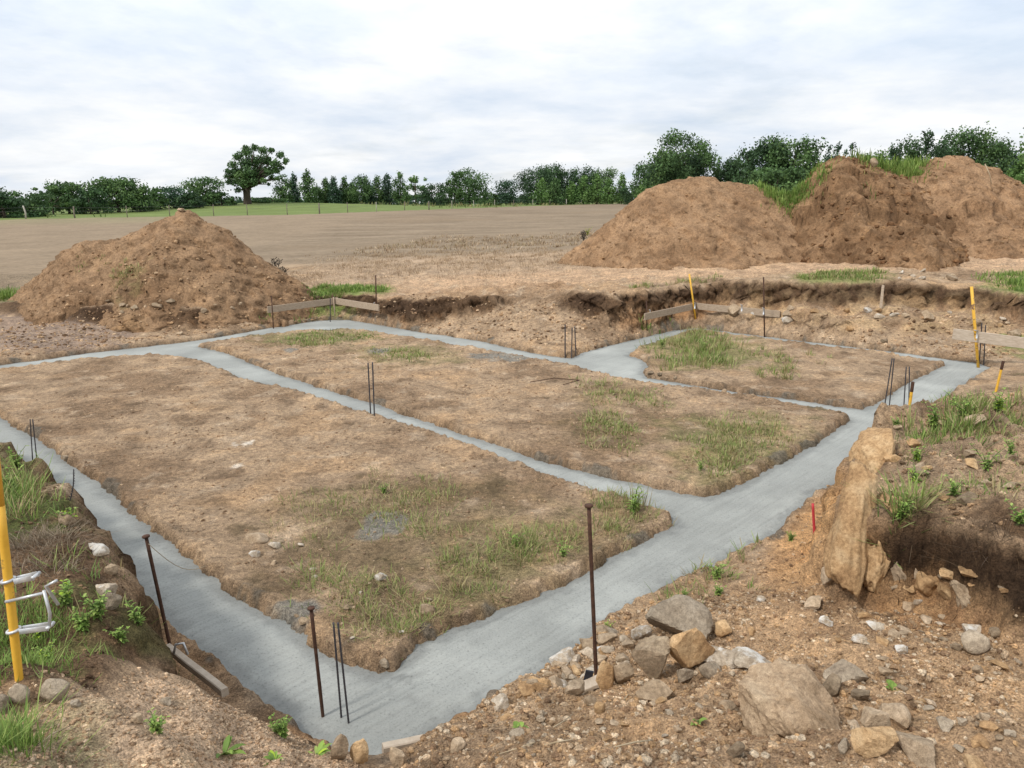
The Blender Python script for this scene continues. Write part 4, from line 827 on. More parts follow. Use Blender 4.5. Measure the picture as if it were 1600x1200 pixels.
blades('grass', 'green grass at the left foot of the left heap', [(-80,455),(18,458),(22,474),(-80,480)], 2200, (.1, .3), .02, G2, 116, lean=.5, tuft=12, spread=.15)
blades('grass', 'grass and weeds on the slumped side of the left heap', [(105,402),(155,398),(215,422),(205,440),(150,432)], 900, (.04, .15), .016, G1, 117, lean=.8)
blades('grass', 'green grass growing along the crest of the dark heap', [(1206,324),(1232,308),(1262,288),(1278,262),(1300,252),(1345,250),(1380,270),(1400,285),(1380,292),(1340,262),(1290,270),(1262,310),(1225,330)], 3600, (.08, .26), .02, G2+[(166, 158, 104)]*3, 118, lean=.5, tuft=12, spread=.2, thr=-1.4)
blades('grass', 'long grass behind the crest between the dark heap and the right heap', None, 2600, (.15, .5), .025, G2, 119, lean=.4, tuft=14, spread=.25, W=[(11.6,25.9),(14.2,26.3),(14.2,27.4),(11.4,26.8)])
blades('grass', 'green grass along the left end of the dark heap crest', None, 2200, (.1, .35), .022, G2, 120, lean=.45, tuft=14, spread=.2, W=[(8.4,25.4),(10.4,25.4),(10.6,26.6),(8.4,26.6)])
blades('dry_grass', 'dry bleached grass margin between the field and the worn track', None, 20000, (.03, .17), .012, GD, 121, lean=.7, tuft=12, spread=.22, thr=-.4, z=gz, W=[(-7.5,23.5),(5.5,22.6),(6.5,28),(8,34),(-8,34),(-9,26)])
blades('dry_grass', 'dry grass farther out along the edge of the stubble', None, 7000, (.06, .22), .03, GD+[(150, 134, 104)], 122, lean=.6, tuft=12, spread=.3, thr=-.1, z=gz, W=[(-9,34),(9,33),(10,46),(-6,44)])
blades('grass', 'dense green grass on top of the left bank', [(-60,690),(20,705),(75,760),(95,800),(60,830),(-60,840)], 3600, (.07, .24), .006, G2+G1, 123, lean=.7, tuft=12, spread=.06, thr=-1.2)
blades('grass', 'green grass round the foot of the yellow pin', [(-40,960),(60,930),(150,1010),(165,1070),(60,1080),(-40,1080)], 2000, (.03, .11), .004, G2, 124, lean=.75, tuft=12, spread=.05, thr=-.7)
blades('grass', 'green grass tuft at the bottom left corner', [(-60,1140),(40,1135),(45,1180),(-60,1195)], 1400, (.05, .15), .004, G2, 125, lean=.7, tuft=14, spread=.05, thr=-1.2)
blades('grass', 'grass along the crumbling edge of the left bank', [(90,780),(130,800),(190,868),(215,905),(160,900),(110,830)], 700, (.06, .22), .006, G2, 126, lean=.8)
blades('grass', 'grass fringe on the right bank beside the rods', [(1392,676),(1440,654),(1560,630),(1620,624),(1620,668),(1500,694),(1430,704)], 4200, (.07, .22), .008, G2+G1, 127, lean=.6, tuft=12, spread=.07, thr=-1.0)
blades('grass', 'grass hanging over the ochre cliff of the right bank', [(1385,790),(1430,780),(1440,815),(1395,830)], 420, (.12, .32), .008, G1+G2, 128, lean=1.0, tuft=12, spread=.06, thr=-1.5)
blades('grass', 'low green growth over the dark soil of the left bank', [(100,800),(190,870),(230,960),(250,1020),(160,1070),(60,1080),(60,940),(140,900)], 4200, (.03, .13), .005, G2+G1, 150, lean=.8, tuft=10, spread=.05, thr=-.8)
blades('grass', 'low thin growth on top of the right bank', [(1380,690),(1480,660),(1600,650),(1640,840),(1500,800),(1400,770)], 2600, (.03, .12), .006, G2+G1, 151, lean=.9, tuft=9, spread=.06, thr=-.5)
blades('grass', 'thin weeds on the verge between trench and cliff', [(1020,930),(1120,870),(1230,820),(1250,880),(1150,930),(1080,960)], 700, (.04, .15), .007, G1+G2, 129, lean=.8, tuft=9)
blades('grass', 'green weeds on the pit floor before the far left bank', [(400,496),(490,488),(480,500),(405,510)], 500, (.08, .25), .016, G2, 130, lean=.6)
blades('grass', 'weeds at the foot of the far right bank', [(1005,525),(1040,515),(1050,505),(1000,515)], 500, (.08, .25), .014, G2, 131, lean=.6)
blades('dry_roots', 'matted dry grey roots hanging from the undercut right bank', [(1400,800),(1460,812),(1560,850),(1600,870),(1600,885),(1530,862),(1440,835),(1395,825)], 900, (.06, .26), .004, [(92, 76, 58), (118, 98, 76), (72, 56, 42)], 132, lean=1.0, tuft=9, spread=.05, thr=-1.5, cat='roots', curl=1.2)
blades('dry_straw', 'dry straw litter lying on the left bank behind the yellow pin', [(25,850),(60,830),(115,850),(125,895),(80,915),(25,905)], 900, (.04, .14), .003, [(128, 112, 92), (146, 132, 112), (100, 86, 70)], 133, lean=1.0, tuft=12, spread=.07, thr=-1.4, cat='straw', curl=.9)

def weed(px, py, hgt, n, label, leafw=.5, seed=1, cols=G2, rosette=False, group=None, base=None):
    """a leafy plant: stems with broad leaves, one mesh of leaves and one of stems under it"""
    hgt *= .72; r = np.random.default_rng(seed); P = hit(px, py) if base is None else base
    root = empty('weed', P-np.array([0, 0, .01]), label, 'plant', group); st = MB(); V = []; F = []; cc = []
    cl = [C(*c)*1.25 for c in cols]
    def leaf(p, d, L, w, c):
        d = d/np.linalg.norm(d); sd = np.cross(d, [0, 0, 1.]); sd = sd/(np.linalg.norm(sd)+1e-6); up = np.cross(sd, d); b = len(V)
        pr = [(0, .08, 0), (.3, .42, .06), (.62, .5, .05), (.86, .28, -.02), (1, 0, -.12)]
        for t, ww, hh in pr[:-1]:
            q = p+d*L*t+up*L*hh; V.extend([q-sd*w*ww+up*w*.18*(ww > .2), q-up*.0, q+sd*w*ww+up*w*.18*(ww > .2)])
        V.append(p+d*L+up*L*pr[-1][2])
        for i in range(3):
            for k in range(2): F.append((b+i*3+k, b+i*3+k+1, b+i*3+4+k, b+i*3+3+k))
        F3.extend([(b+9, b+10, b+12), (b+10, b+11, b+12)]); cc.extend([c]*13)
    F3 = []
    if rosette:
        for i in range(n):
            a = r.uniform(0, 2*PI); e = r.uniform(.15, .9); L = hgt*r.uniform(.6, 1.1)
            leaf(np.zeros(3), np.array([math.cos(a)*math.cos(e), math.sin(a)*math.cos(e), math.sin(e)]), L, L*leafw, cl[r.integers(len(cl))]*r.uniform(.8, 1.2))
        st.tube([(0, 0, -.02), (0, 0, .02)], .004, 5)
    else:
        for i in range(n):
            a = r.uniform(0, 2*PI); h = hgt*r.uniform(.5, 1.05); le = r.uniform(.1, .7); q = [np.array([0, 0, 0.])+r.normal(0, .01, 3)*[1, 1, 0]]
            for k in range(1, 6): t = k/5; q.append(np.array([math.cos(a)*le*h*t*t, math.sin(a)*le*h*t*t, h*t])+r.normal(0, .01*h, 3))
            st.tube(q, [.003*hgt/.2*(1-.12*k)+.0008 for k in range(6)], 5)
            for k in range(1, 6):
                for j in range(3):
                    b = a+r.uniform(0, 2*PI); L = hgt*r.uniform(.16, .32)*(1.15-.1*k)
                    leaf(q[k], np.array([math.cos(b), math.sin(b), r.uniform(-.1, .7)]), L, L*leafw, cl[r.integers(len(cl))]*r.uniform(.8, 1.25))
    st.build('stem', M['leaf2'], root)
    link('foliage', mesh_np('foliage', np.array(V), [np.array(F), np.array(F3)], M['leaf'], np.array(cc)), root)
    return root
M['leaf2'] = simple('green_stem', (.07, .11, .03), (.12, .17, .05), 5)
wd = [(440,1150,.15,9,'leafy green weed beside the foot of the nearest rusty pin',.45,0),(470,1140,.15,8,'broad leaved weed touching the nearest rusty pin',.5,0),(350,1178,.13,12,'flat green rosette on the gravel at the bottom left',.3,1),(495,1180,.12,14,'bright green rosette below the twin rods',.28,1),(428,1188,.10,12,'low weed at the bottom edge left of the bright rosette',.4,1),
 (245,1145,.13,5,'pale sprawling weed on the left gravel slope',.4,0),(215,980,.24,4,'tall thin weed near the head of the fallen board',.3,0),(155,965,.20,7,'dark green weed below the dry straw clump',.55,0),(105,945,.2,7,'leafy weed between the yellow pin and the pale stones',.55,0),(130,985,.17,6,'leafy weed in the middle of the left bank',.5,0),(75,1035,.12,8,'bright lime green weed by the foot of the yellow pin',.5,0),
 (105,822,.17,6,'yellow green weed around the tan stone on the left bank',.6,0),(168,828,.12,5,'small round leaved weed on the edge of the left trench',.7,0),(20,770,.28,7,'tall leafy weed at the left picture edge',.4,0),(60,1000,.14,6,'leafy weed just right of the yellow pin',.5,0),(190,1005,.16,5,'weed on the rim above the fallen board',.4,0),(25,730,.24,7,'leafy weed topmost on the left bank',.45,0),
 (810,1138,.08,6,'small dark green seedling on the near gravel slope',.7,1),(1090,1128,.07,5,'tiny bluish weed on the gravel left of the huge boulder',.5,1),(1398,1078,.09,5,'tiny dark weed in the rubble right of the huge boulder',.7,1),(1118,905,.24,7,'green weed tuft by the trench, left of the red pin',.4,0),(1122,930,.14,6,'lower green weed on the verge below the taller one',.5,0),(1235,845,.14,6,'faded weed near the red pin',.35,0),(1070,932,.10,6,'small weed on the verge near the grey boulder',.4,0),(950,985,.1,4,'small yellow green weed above the stone pile',.4,0),
 (1400,668,.13,8,'small dark green weed on the rim of the right bank',.7,0),(1366,705,.2,5,'thin weed hanging over the trench side of the right bank',.4,0),(1432,720,.16,8,'yellow green weed in the middle of the right bank',.6,0),(1430,755,.26,4,'thin pale weed below the yellow green one',.35,0),(1490,775,.22,6,'sprawling weed on the bare top of the right bank',.4,0),(1540,735,.26,5,'long sprawling weed right of centre on the right bank',.35,0),(1590,820,.22,7,'green weed at the right picture edge above the root lip',.45,0),(1580,712,.22,6,'green weed at the right picture edge by the brown boulder',.4,0),(1408,810,.26,6,'weed drooping over the ochre cliff',.35,0),
 (1095,735,.22,5,'green weed at the right end of the middle plot',.35,0),(805,855,.22,6,'sprawling weed in the grass of the near plot',.3,0),(880,870,.24,5,'weed right of the sprawling one in the near plot',.3,0),(990,800,.4,6,'tall weed at the trench junction on the near plot corner',.25,0),(600,770,.16,5,'thin weed in the upper middle of the near plot',.3,0),(1035,545,.4,8,'tallest weed on the right hand plot',.3,0),(1100,548,.35,8,'bushy weed on the right hand plot',.3,0),(1460,668,.32,9,'leafy weed in the grass fringe of the right bank',.35,0),(1505,656,.34,9,'tall leafy weed in the middle of that grass fringe',.35,0),(1560,642,.3,8,'leafy weed by the far yellow pin on the right bank',.35,0)]
for i, (px, py, h, n, lab, lw, ros) in enumerate(wd): weed(px, py, h, n*2 if ros == 0 and h < .2 else n, lab, lw, 300+i, G2+([(150, 175, 60)] if 'yellow' in lab or 'lime' in lab or 'bright' in lab else []), bool(ros))
# dead thistles and docks at the field edge
for i, (px, py, top, lab) in enumerate(((430,412,382,'dead dock stalk right of the left heap, left one'),(441,416,392,'dead dock stalk right of the left heap, right one'),(912,365,343,'tall dead weed left of the right heaps'),(1540,300,1,'') )):
    if not lab: continue
    P = un(px, py, 1.2) if py > 400 else hit(px, py); y = P[1]; h = (py-top)/FPX*y; mb = MB(); r = np.random.default_rng(60+i)
    for k in range(5):
        a = r.uniform(0, 2*PI); q = [np.array([0, 0, -.05])]+[np.array([math.cos(a)*h*.25*t*t, math.sin(a)*h*.25*t*t, h*t*r.uniform(.85, 1)]) for t in (.3, .6, 1)]; mb.tube(q, [.018, .015, .012, .008], 5)
        for j in range(7): t = r.uniform(.4, 1); b = r.uniform(0, 2*PI); p = q[-1]*t; mb.tube([p, p+np.array([math.cos(b)*.1, math.sin(b)*.1, .08])], [.008, .016], 4)
    o = mb.build('dead_weed', M['bark']); o.location = (float(P[0]), float(P[1]), float(top_z(P[0], P[1])[0])); tag(o, lab, 'plant')
P = hit(918, 362); root = weed(918, 368, .5, 9, 'yellow flowering weed at the foot of the big heaps', .3, 777, [(170, 170, 40), (120, 140, 50)])

# ---------------------------------------------------------------- pins, rods and profile boards
def bar_between(pb, pt, y=None, extra=.25, lean=0):
    """foot and head of an upright bar seen from pb to pt; the foot stands on the ground"""
    A = hit(*pb) if y is None else aty(pb[0], pb[1], y); B = aty(pt[0], pt[1], A[1]+lean); d = (B-A)/np.linalg.norm(B-A)
    return A, B, d
def pin(pb, pt, rad, m, label, name='steel_pin', head=True, y=None, lean=0, cat='pin', tip=None, sink=.2, group=None):
    A, B, d = bar_between(pb, pt, y, lean=lean); root = empty(name, A, label, cat, group)
    n = 9; pts = [A-d*sink+(B-A+d*sink)*i/(n-1) for i in range(n)]; pts = [p-A for p in pts]
    MB().tube(pts, [rad*random.uniform(.94, 1.06) for _ in pts], 12).build('shaft', M[m], root)
    if head:
        b = B-A; MB().tube([b-d*rad*1.0, b-d*rad*.6, b+d*rad*.3, b+d*rad*.6], [rad*1.1, rad*2.0, rad*2.1, rad*1.7], 12).build('head', M[tip or 'rust'], root)
    return root, A, B, d
def rod(pb, pt, rad, label, y=None, lean=0, group=None, bend=0.0):
    """a ribbed reinforcing rod standing in the concrete"""
    A, B, d = bar_between(pb, pt, y, lean=lean); L = np.linalg.norm(B-A); n = 15 if L > .5 else 9; pts = []; rr = []
    for i in range(n):
        t = i/(n-1); pts.append(-d*.1+(B-A+d*.1)*t+np.array([bend*math.sin(PI*t), 0, 0])); rr.append(rad)
    mb = MB().tube(pts, rr, 10); k = max(6, min(46, int(L/.02)))
    for i in range(k):
        p = (B-A)*(i+.5)/k; p = p+np.array([bend*math.sin(PI*(i+.5)/k), 0, 0]); mb.tube([p-d*.0025, p, p+d*.0025], [rad, rad*1.22, rad], 8, cap=False)
    o = mb.build('rebar_rod', M['rebar'], None); o.location = [float(c) for c in A]; return tag(o, label, 'rebar', group)
pin((268,1020), (228,838), .012, 'rust', 'rusty steel pin leaning left beside the left bank', lean=0)
pin((508,1150), (486,950), .011, 'rust', 'nearest rusty steel pin, standing in the concrete by the leafy weed')
pinm = pin((932,1068), (920,790), .0125, 'rust', 'tall dark steel pin in front of the stone pile')
pin((1273,842), (1270,787), .011, 'red', 'short red painted pin on the verge left of the cliff', head=False, sink=.1)
rod((536,1152), (521,973), .006, 'left one of the twin thin rods next to the nearest rusty pin')
rod((548,1160), (528,973), .006, 'right one of the twin thin rods next to the nearest rusty pin')
rod((579,646), (575,567), .010, 'left rod of the pair standing in the middle trench'); rod((585,650), (582,566), .010, 'right rod of the pair standing in the middle trench')
rod((52,735), (47,655), .006, 'leftmost thin rod at the far end of the left bank', y=8.4); rod((60,742), (51,655), .006, 'second thin rod at the far end of the left bank', y=8.3); rod((106,782), (115,733), .004, 'thin crooked wire standing on the left bank edge', bend=.02)
rod((883,562), (883,507), .013, 'left rod of the three at the middle trench crossing'); rod((893,563), (894,512), .011, 'middle rod of the three at the middle trench crossing'); rod((900,560), (898,510), .011, 'right rod of the three at the middle trench crossing')
rod((1380,648), (1394,560), .008, 'leftmost leaning rod in the right trench', y=10.6); rod((1388,650), (1397,560), .008, 'second leaning rod in the right trench', y=10.6); rod((1411,656), (1416,573), .008, 'third rod in the right trench, beside the yellow pin', y=10.6); rod((1420,642), (1421,573), .008, 'fourth rod in the right trench, behind the yellow pin', y=10.6)
rod((516,500), (516,466), .012, 'rod standing at the far left corner of the footing', y=20.4); rod((1530,571), (1534,505), .010, 'left rod at the far right corner of the footing'); rod((1537,571), (1540,508), .010, 'right rod at the far right corner of the footing')
def yellow(pb, pt, label, y=None, rad=.018, cap=True, lean=0):
    r_, A, B, d = pin(pb, pt, rad, 'yellow', label, 'yellow_pin', head=False, y=y, lean=lean)
    b = B-A
    if cap: MB().tube([b-d*.11, b-d*.10, b+d*.02, b+d*.03], [rad*.9, rad*1.15, rad*1.15, rad*.9], 12).build('rusty_tip', M['rust'], r_)
    return r_, A, B, d
yellow((1417,664), (1426,600), 'yellow pin with rusty tip behind the rim of the right bank', y=9.6); yellow((1556,612), (1567,567), 'yellow pin with rusty tip standing in the grass fringe of the right bank')
# the big yellow pin on the left with its clamps
yr_, yA, yB, yd = yellow((30,1062), (0,790), 'big yellow pin with two metal clamps at the left picture edge', rad=.0155, cap=False)
yB2 = yA+(yB-yA)*1.55; MB().tube([(yB-yA), (yB2-yA)], [.0155, .0155], 12).build('upper_shaft', M['yellow'], yr_)
def near_pin(py):
    for t in np.linspace(0, 1.5, 400):
        q = yA+(yB-yA)*t
        if proj(q)[1] <= py: return q
    return yB
zc, zc2 = near_pin(907), near_pin(985); s_ = np.array([.93, .1, .0]); px_u = yA[1]/FPX*1.25
for cc_, nm in ((zc, 'clamp'), (zc2, 'clamp')):
    mb = MB(); c0 = cc_-yA; ring = []
    for k in range(17): a = 2*PI*k/16; ring.append(c0+np.array([math.cos(a)*.022, math.sin(a)*.022, .004*math.cos(a)]))
    mb.tube(ring, .006, 8); L = .115 if cc_ is zc else .15
    mb.beam(c0+np.array([.03, -.012, 0]), c0+np.array([L, -.03, .024]), .006, .02, (0, 0, 1)).beam(c0+np.array([.03, .012, 0]), c0+np.array([L, .0, .024]), .006, .02, (0, 0, 1))
    mb.tube([c0+np.array([L, -.035, .024]), c0+np.array([L, .01, .024])], .007, 8); cl = mb.build(nm, M['galv'], yr_)
c1 = zc-yA; c2 = zc2-yA; mb = MB(); e = c2+np.array([.15, -.02, .02])
mb.tube([e, e+np.array([.012, 0, .06]), e+np.array([.004, 0, .155])], .006, 8); f_ = e+np.array([.004, 0, .145]); mb.tube([f_+np.array([-.15, 0, -.035]), f_, ], .006, 8)
mb.tube([f_+np.array([.045, 0, -.05]), f_+np.array([.01, 0, .028]), f_+np.array([.055, 0, .05])], .006, 8).build('clamp_screw', M['galv'], yr_)

def board(A, B, th, h, m, nm='board', parent=None, org=None, seg=6, up=(0, 0, 1)):
    mb = MB().beam(np.asarray(A)-org, np.asarray(B)-org, th, h, up, seg, .0015); return mb.build(nm, M[m], parent, smooth=False)
def along(P0, d, px):
    lo, hi = 0, 12
    for _ in range(50):
        t = (lo+hi)/2; q = P0+d*t
        if abs(proj(q)[0]-proj(P0)[0]) < abs(px-proj(P0)[0]): lo = t
        else: hi = t
    return P0+d*lo
B3 = np.array([BX[0], BX[1], 0]); A3 = np.array([AX[0], AX[1], 0])
def profile(label, corner, y, left, right, h, m, pins, woodm='wood'):
    """a profile: boards on driven pins; left/right are picture points of the board ends"""
    K = aty(corner[0], corner[1], y); root = empty('profile_board', K*[1, 1, 0]+[0, 0, float(gz(K[0], K[1])[0])], label, 'profile board'); org = np.array(root.location)
    if left is not None:
        q = along(K, -B3, left[0]); q = aty(left[0], left[1], q[1]); board(K+(K-q)/np.linalg.norm(K-q)*.06, q, .032, h, m, 'board', root, org)
    if right is not None:
        q = along(K, -A3, right[0]); q = aty(right[0], right[1], q[1]); board(K-np.array([0, .04, 0]), q, .032, h, m, 'board', root, org)
    for pb, pt, yy, rad, mm in pins:
        a = aty(pb[0], pb[1], yy); b = aty(pt[0], pt[1], yy); g_ = min(float(gz(a[0], a[1])[0]), a[2]); d = (b-a)/np.linalg.norm(b-a); s0 = a-d*((a[2]-g_)/max(d[2], .3)+.15)
        p = MB().tube([s0-org, (s0+b)/2-org, b-org], rad, 10).build('pin', M[mm], root)
        # clamp holding the board
        kz = proj(a); c = (a*.35+b*.65) if False else None
        t = None
    return root, K, org
def clamp(root, org, px, py, y):
    p = aty(px, py, y)-org; MB().beam(p+np.array([0, -.05, -.06]), p+np.array([0, -.05, .09]), .03, .014, (0, 1, 0)).beam(p+np.array([0, -.05, .08]), p+np.array([0, .05, .08]), .02, .016).build('clamp', M['galv'], root)
r1, K1, o1 = profile('weathered L shaped profile board at the far left corner of the pit', (525, 470), 21.0, (418, 484), (592, 481), .17, 'wood',
    [((426,492),(424,462),19.35,.014,'rust'), ((524,502),(521,464),20.9,.016,'wood'), ((588,482),(587,430),20.25,.017,'rust')])
clamp(r1, o1, 585, 478, 20.2)
r2, K2, o2 = profile('weathered L shaped profile board at the back of the right hand plot', (1088, 478), 19.0, (1007, 495), (1219, 491), .16, 'wood',
    [((1011,520),(1010,470),17.7,.014,'rust'), ((1086,492),(1077,428),18.85,.022,'yellow'), ((1194,492),(1193,433),17.3,.016,'rust')])
for a, b, c in ((1085,478,18.85), (1158,482,17.7), (1192,487,17.25), (1015,490,17.6)): clamp(r2, o2, a, b, c)
r3, K3, o3 = profile('pale profile board on a yellow pin at the right picture edge', (1487, 521), 14.1, None, (1700, 549), .2, 'wood_pale', [((1524,520),(1518,448),13.8,.026,'yellow')])
clamp(r3, o3, 1524, 523, 13.75)
# board fixed to the leaning pin on the left, board under the middle pin, board end in the near corner
A = aty(262, 1012, 4.55); B = aty(352, 1082, 3.95); o = board(A, B, .045, .05, 'wood_pale', 'plank', None, np.zeros(3)); tag(o, 'grey plank on edge at the foot of the leaning rusty pin', 'plank')
r_ = np.array(A); mb = MB(); q = aty(288, 1018, 4.3)
mb.tube([q+np.array([-.07, 0, -.02]), q+np.array([-.05, 0, .05]), q+np.array([.0, 0, .06]), q+np.array([.02, 0, -.02])], .008, 8)
tag(mb.build('board_clamp', M['galv']), 'bent metal clamp hooked over the grey plank on the left', 'clamp')
P = hit(932, 1070); A = aty(903, 1081, P[1]-.1); B = aty(938, 1067, P[1]-.1); A[2] += .02; B[2] += .02
tag(board(A, B, .10, .026, 'wood_pale', 'plank', None, np.zeros(3)), 'short pale plank end at the foot of the tall dark pin', 'plank')
A = aty(914, 1066, P[1]-.05); tag(MB().beam(A+[0, 0, -.05], A+[.03, 0, .08], .05, .015, (0, 1, 0)).build('plastic_scrap', M['black'], smooth=False), 'dark blue plastic scrap beside the tall dark pin', 'plastic scrap')
A = aty(931, 1062, P[1]-.03); mb = MB()
for k in range(4): mb.tube([A+[0, -.015, .02], A+[-.03-.01*k, -.03, .02-.02*k], A+[-.02, -.02, -.04-.015*k]], [.003, .0022, .001], 5)
mb.tube([A+np.array([.016*math.cos(t), .016*math.sin(t), 0]) for t in np.linspace(0, 2*PI, 13)], .005, 6); tag(mb.build('marking_tape', M['tape']), 'pink and white tape tied round the tall dark pin', 'tape')
A = aty(598, 1172, 3.42); B = aty(664, 1158, 3.5); A[2] -= .0; tag(board(A, B, .05, .06, 'wood_pale', 'plank', None, np.zeros(3)), 'plank end showing behind the near trench corner', 'plank')
rod((648,1180), (646,1163), .006, 'short rod stub beside the plank at the near trench corner', y=3.42)
# wooden stake leaning on the far bank and cane on the right heap
A = aty(1376, 482, 16.9); B = aty(1380, 446, 17.3); tag(MB().beam(A, B, .05, .04, (0, 1, 0), 3, .004).build('wooden_stake', M['wood'], smooth=False), 'short wooden stake leaning against the far right bank', 'stake')
A = hit(1551, 290); B = aty(1539, 256, A[1]+.1); tag(MB().tube([A-[0, 0, .1], (A+B)/2+[.03, 0, 0], B], .014, 6).build('cane', M['straw']), 'thin pale cane sticking out of the broad right heap', 'cane')
# string from the leaning pin across the trench
A = aty(232, 850, 4.66); B = un(322, 884, .12); pts = [A+(B-A)*t-np.array([0, 0, .10*math.sin(PI*t)]) for t in np.linspace(0, 1, 9)]; tag(MB().tube(pts, .0025, 5).build('string', M['straw']), 'thin pale string running from the leaning rusty pin over the trench', 'string')
# rusty bar lying on the middle plot
A = un(828, 597, .12); B = un(905, 594, .12); Cq = un(880, 601, .12); tag(MB().tube([A, (A+B)/2+[0, .1, .03], B, Cq], .007, 6).build('bent_rod', M['rust']), 'bent rusty rod lying on the middle plot', 'rod')
# twigs on the near slope
rr_ = np.random.default_rng(9)
for i, (a, b) in enumerate((((865,1140),(895,1120)), ((850,1168),(895,1160)), ((780,1182),(835,1165)), ((940,1100),(950,1118)), ((975,1096),(988,1090)), ((1020,1160),(960,1172)), ((200,1150),(260,1110)), ((60,1170),(110,1140)))):
    A = hit(*a); B = hit(*b); A[2] += .012; B[2] += .015; tag(MB().tube([A, (A+B)/2+rr_.normal(0, .006, 3), B], [.003, .0035, .002], 5).build('twig', M['straw']), 'dry pale twig lying on the near gravel', 'twig', 'dry twigs on the near gravel')

# ---------------------------------------------------------------- field fence
froot = empty('field_fence', (FENCE_X[3], FENCE_Y[3], 1.9), 'wire fence on wooden posts along the far edge of the stubble field', 'fence'); fo = np.array(froot.location)
tops = []
for i, px in enumerate([-120, -30, 62, 137, 217, 282, 349, 400, 461, 510, 553, 597, 640, 677, 712, 745, 777, 806, 835, 861, 886, 909, 932, 954, 974, 1000, 1026, 1050]):
    d = float(np.interp(px, [p for p, q in PXF], [q for p, q in PXF])); x = (px-800)/FPX*d; z = float(gz(x, d)[0]); thick = .09 if px in (62, 137, 510, 677, 886) else .05
    hh = 1.25 if px != 62 else 1.4; ln = .08 if px == 62 else random.uniform(-.03, .03)
    MB().tube([np.array([x, d, z-.1])-fo, np.array([x+ln, d, z+hh*.5])-fo, np.array([x-ln, d, z+hh])-fo, np.array([x-ln, d, z+hh+.03])-fo], [thick, thick*.95, thick*.9, thick*.5], 8).build('post', M['post_pale' if px in (62, 597, 712, 745, 777, 835, 886, 954) else 'post'], froot)
    tops.append(np.array([x, d, z+hh]))
for k, f in enumerate((.15, .5)): MB().tube([p-np.array([0, 0, f])-fo for p in tops], .006, 4).build('wire', M['wire'], froot)

# ---------------------------------------------------------------- trees
def crown_np(seed, kind, leaf, nl):
    """leaf faces of a crown in a unit box: width 1, height 1, base at z=0"""
    r = np.random.default_rng(seed); cl = []
    if kind == 'round':
        for i in range(72):
            a = r.uniform(0, 2*PI); z = r.uniform(.06, .9); w = .5*math.sqrt(max(0.02, 1-((z-.45)/.6)**2))*r.uniform(.25, .9); cl.append((w*math.cos(a), w*math.sin(a), z, r.uniform(.11, .19)))
    elif kind == 'bush':
        for i in range(40):
            a = r.uniform(0, 2*PI); z = r.uniform(.05, .85); w = .5*(1-max(0, z-.5)*1.0)*r.uniform(.3, .95); cl.append((w*math.cos(a), w*math.sin(a), z, r.uniform(.10, .17)))
    elif kind == 'poplar':
        for i in range(46):
            a = r.uniform(0, 2*PI); z = .06+.9*i/45+r.uniform(-.02, .02); w = .40*(1-z)**.6*r.uniform(.3, 1)*(1.2 if z > .2 else .8); cl.append((w*math.cos(a), w*math.sin(a), z, .08+.13*(1-z)**.7))
    elif kind == 'oak':
        for i in range(30):
            a = r.uniform(0, 2*PI); z = r.uniform(.30, .95); w = .5*math.sqrt(max(.02, 1-((z-.55)/.5)**2))*r.uniform(.55, 1.0); cl.append((w*math.cos(a), w*math.sin(a), z, r.uniform(.07, .14)))
    elif kind == 'sparse':
        for i in range(22):
            a = r.uniform(0, 2*PI); z = r.uniform(.25, .95); w = .45*math.sqrt(max(.02, 1-((z-.55)/.55)**2))*r.uniform(.4, 1.0); cl.append((w*math.cos(a), w*math.sin(a), z, r.uniform(.05, .10)))
    cl = np.array(cl); wgt = cl[:, 3]**2; k = r.choice(len(cl), nl, p=wgt/wgt.sum()); d = r.normal(size=(nl, 3)); d /= np.linalg.norm(d, axis=1)[:, None]
    rad = cl[k, 3]*1.12*(r.uniform(0, 1, nl)**.45)*r.uniform(.8, 1.35, nl)*(1+.25*n2(d[:, 0]*3+k, d[:, 1]*3+d[:, 2]*3, seed)); asp = .85
    p = cl[k, :3]+d*rad[:, None]*np.array([1, 1, asp]); nrm = d+r.normal(0, .7, (nl, 3)); nrm /= np.linalg.norm(nrm, axis=1)[:, None]
    u = np.cross(nrm, r.normal(size=(nl, 3))); u /= np.linalg.norm(u, axis=1)[:, None]; v = np.cross(nrm, u); s = (leaf*r.uniform(.6, 1.3, nl))[:, None]
    return p, u, v, s, k, cl
def crown_mesh(name, seed, kind, W, Hh, leaf, nl, cols, off=(0, 0)):
    p, u, v, s, k, cl = crown_np(seed, kind, 1, nl); r = np.random.default_rng(seed+5); sc = np.array([W, W, Hh]); lo, hi = np.percentile(p, 1, axis=0), np.percentile(p, 99, axis=0); fit_ = lambda c: (c-[(lo[0]+hi[0])/2, (lo[1]+hi[1])/2, 0])/[hi[0]-lo[0], hi[1]-lo[1], hi[2]]; p = fit_(p); cl[:, :3] = fit_(cl[:, :3]); p = p*sc
    q = np.stack([p-u*s*leaf*.5, p+v*s*leaf*.35, p+u*s*leaf*.5, p-v*s*leaf*.35], 1).reshape(-1, 3); F = np.arange(nl*4).reshape(-1, 4)
    cc = np.array([C(*c) for c in cols])[r.integers(0, len(cols), len(cl))][k]*r.uniform(.75, 1.3, (nl, 1)); return mesh_np(name, q, F, M['crown'], np.repeat(cc, 4, 0), smooth=False), cl*np.array([W, W, Hh, 1])
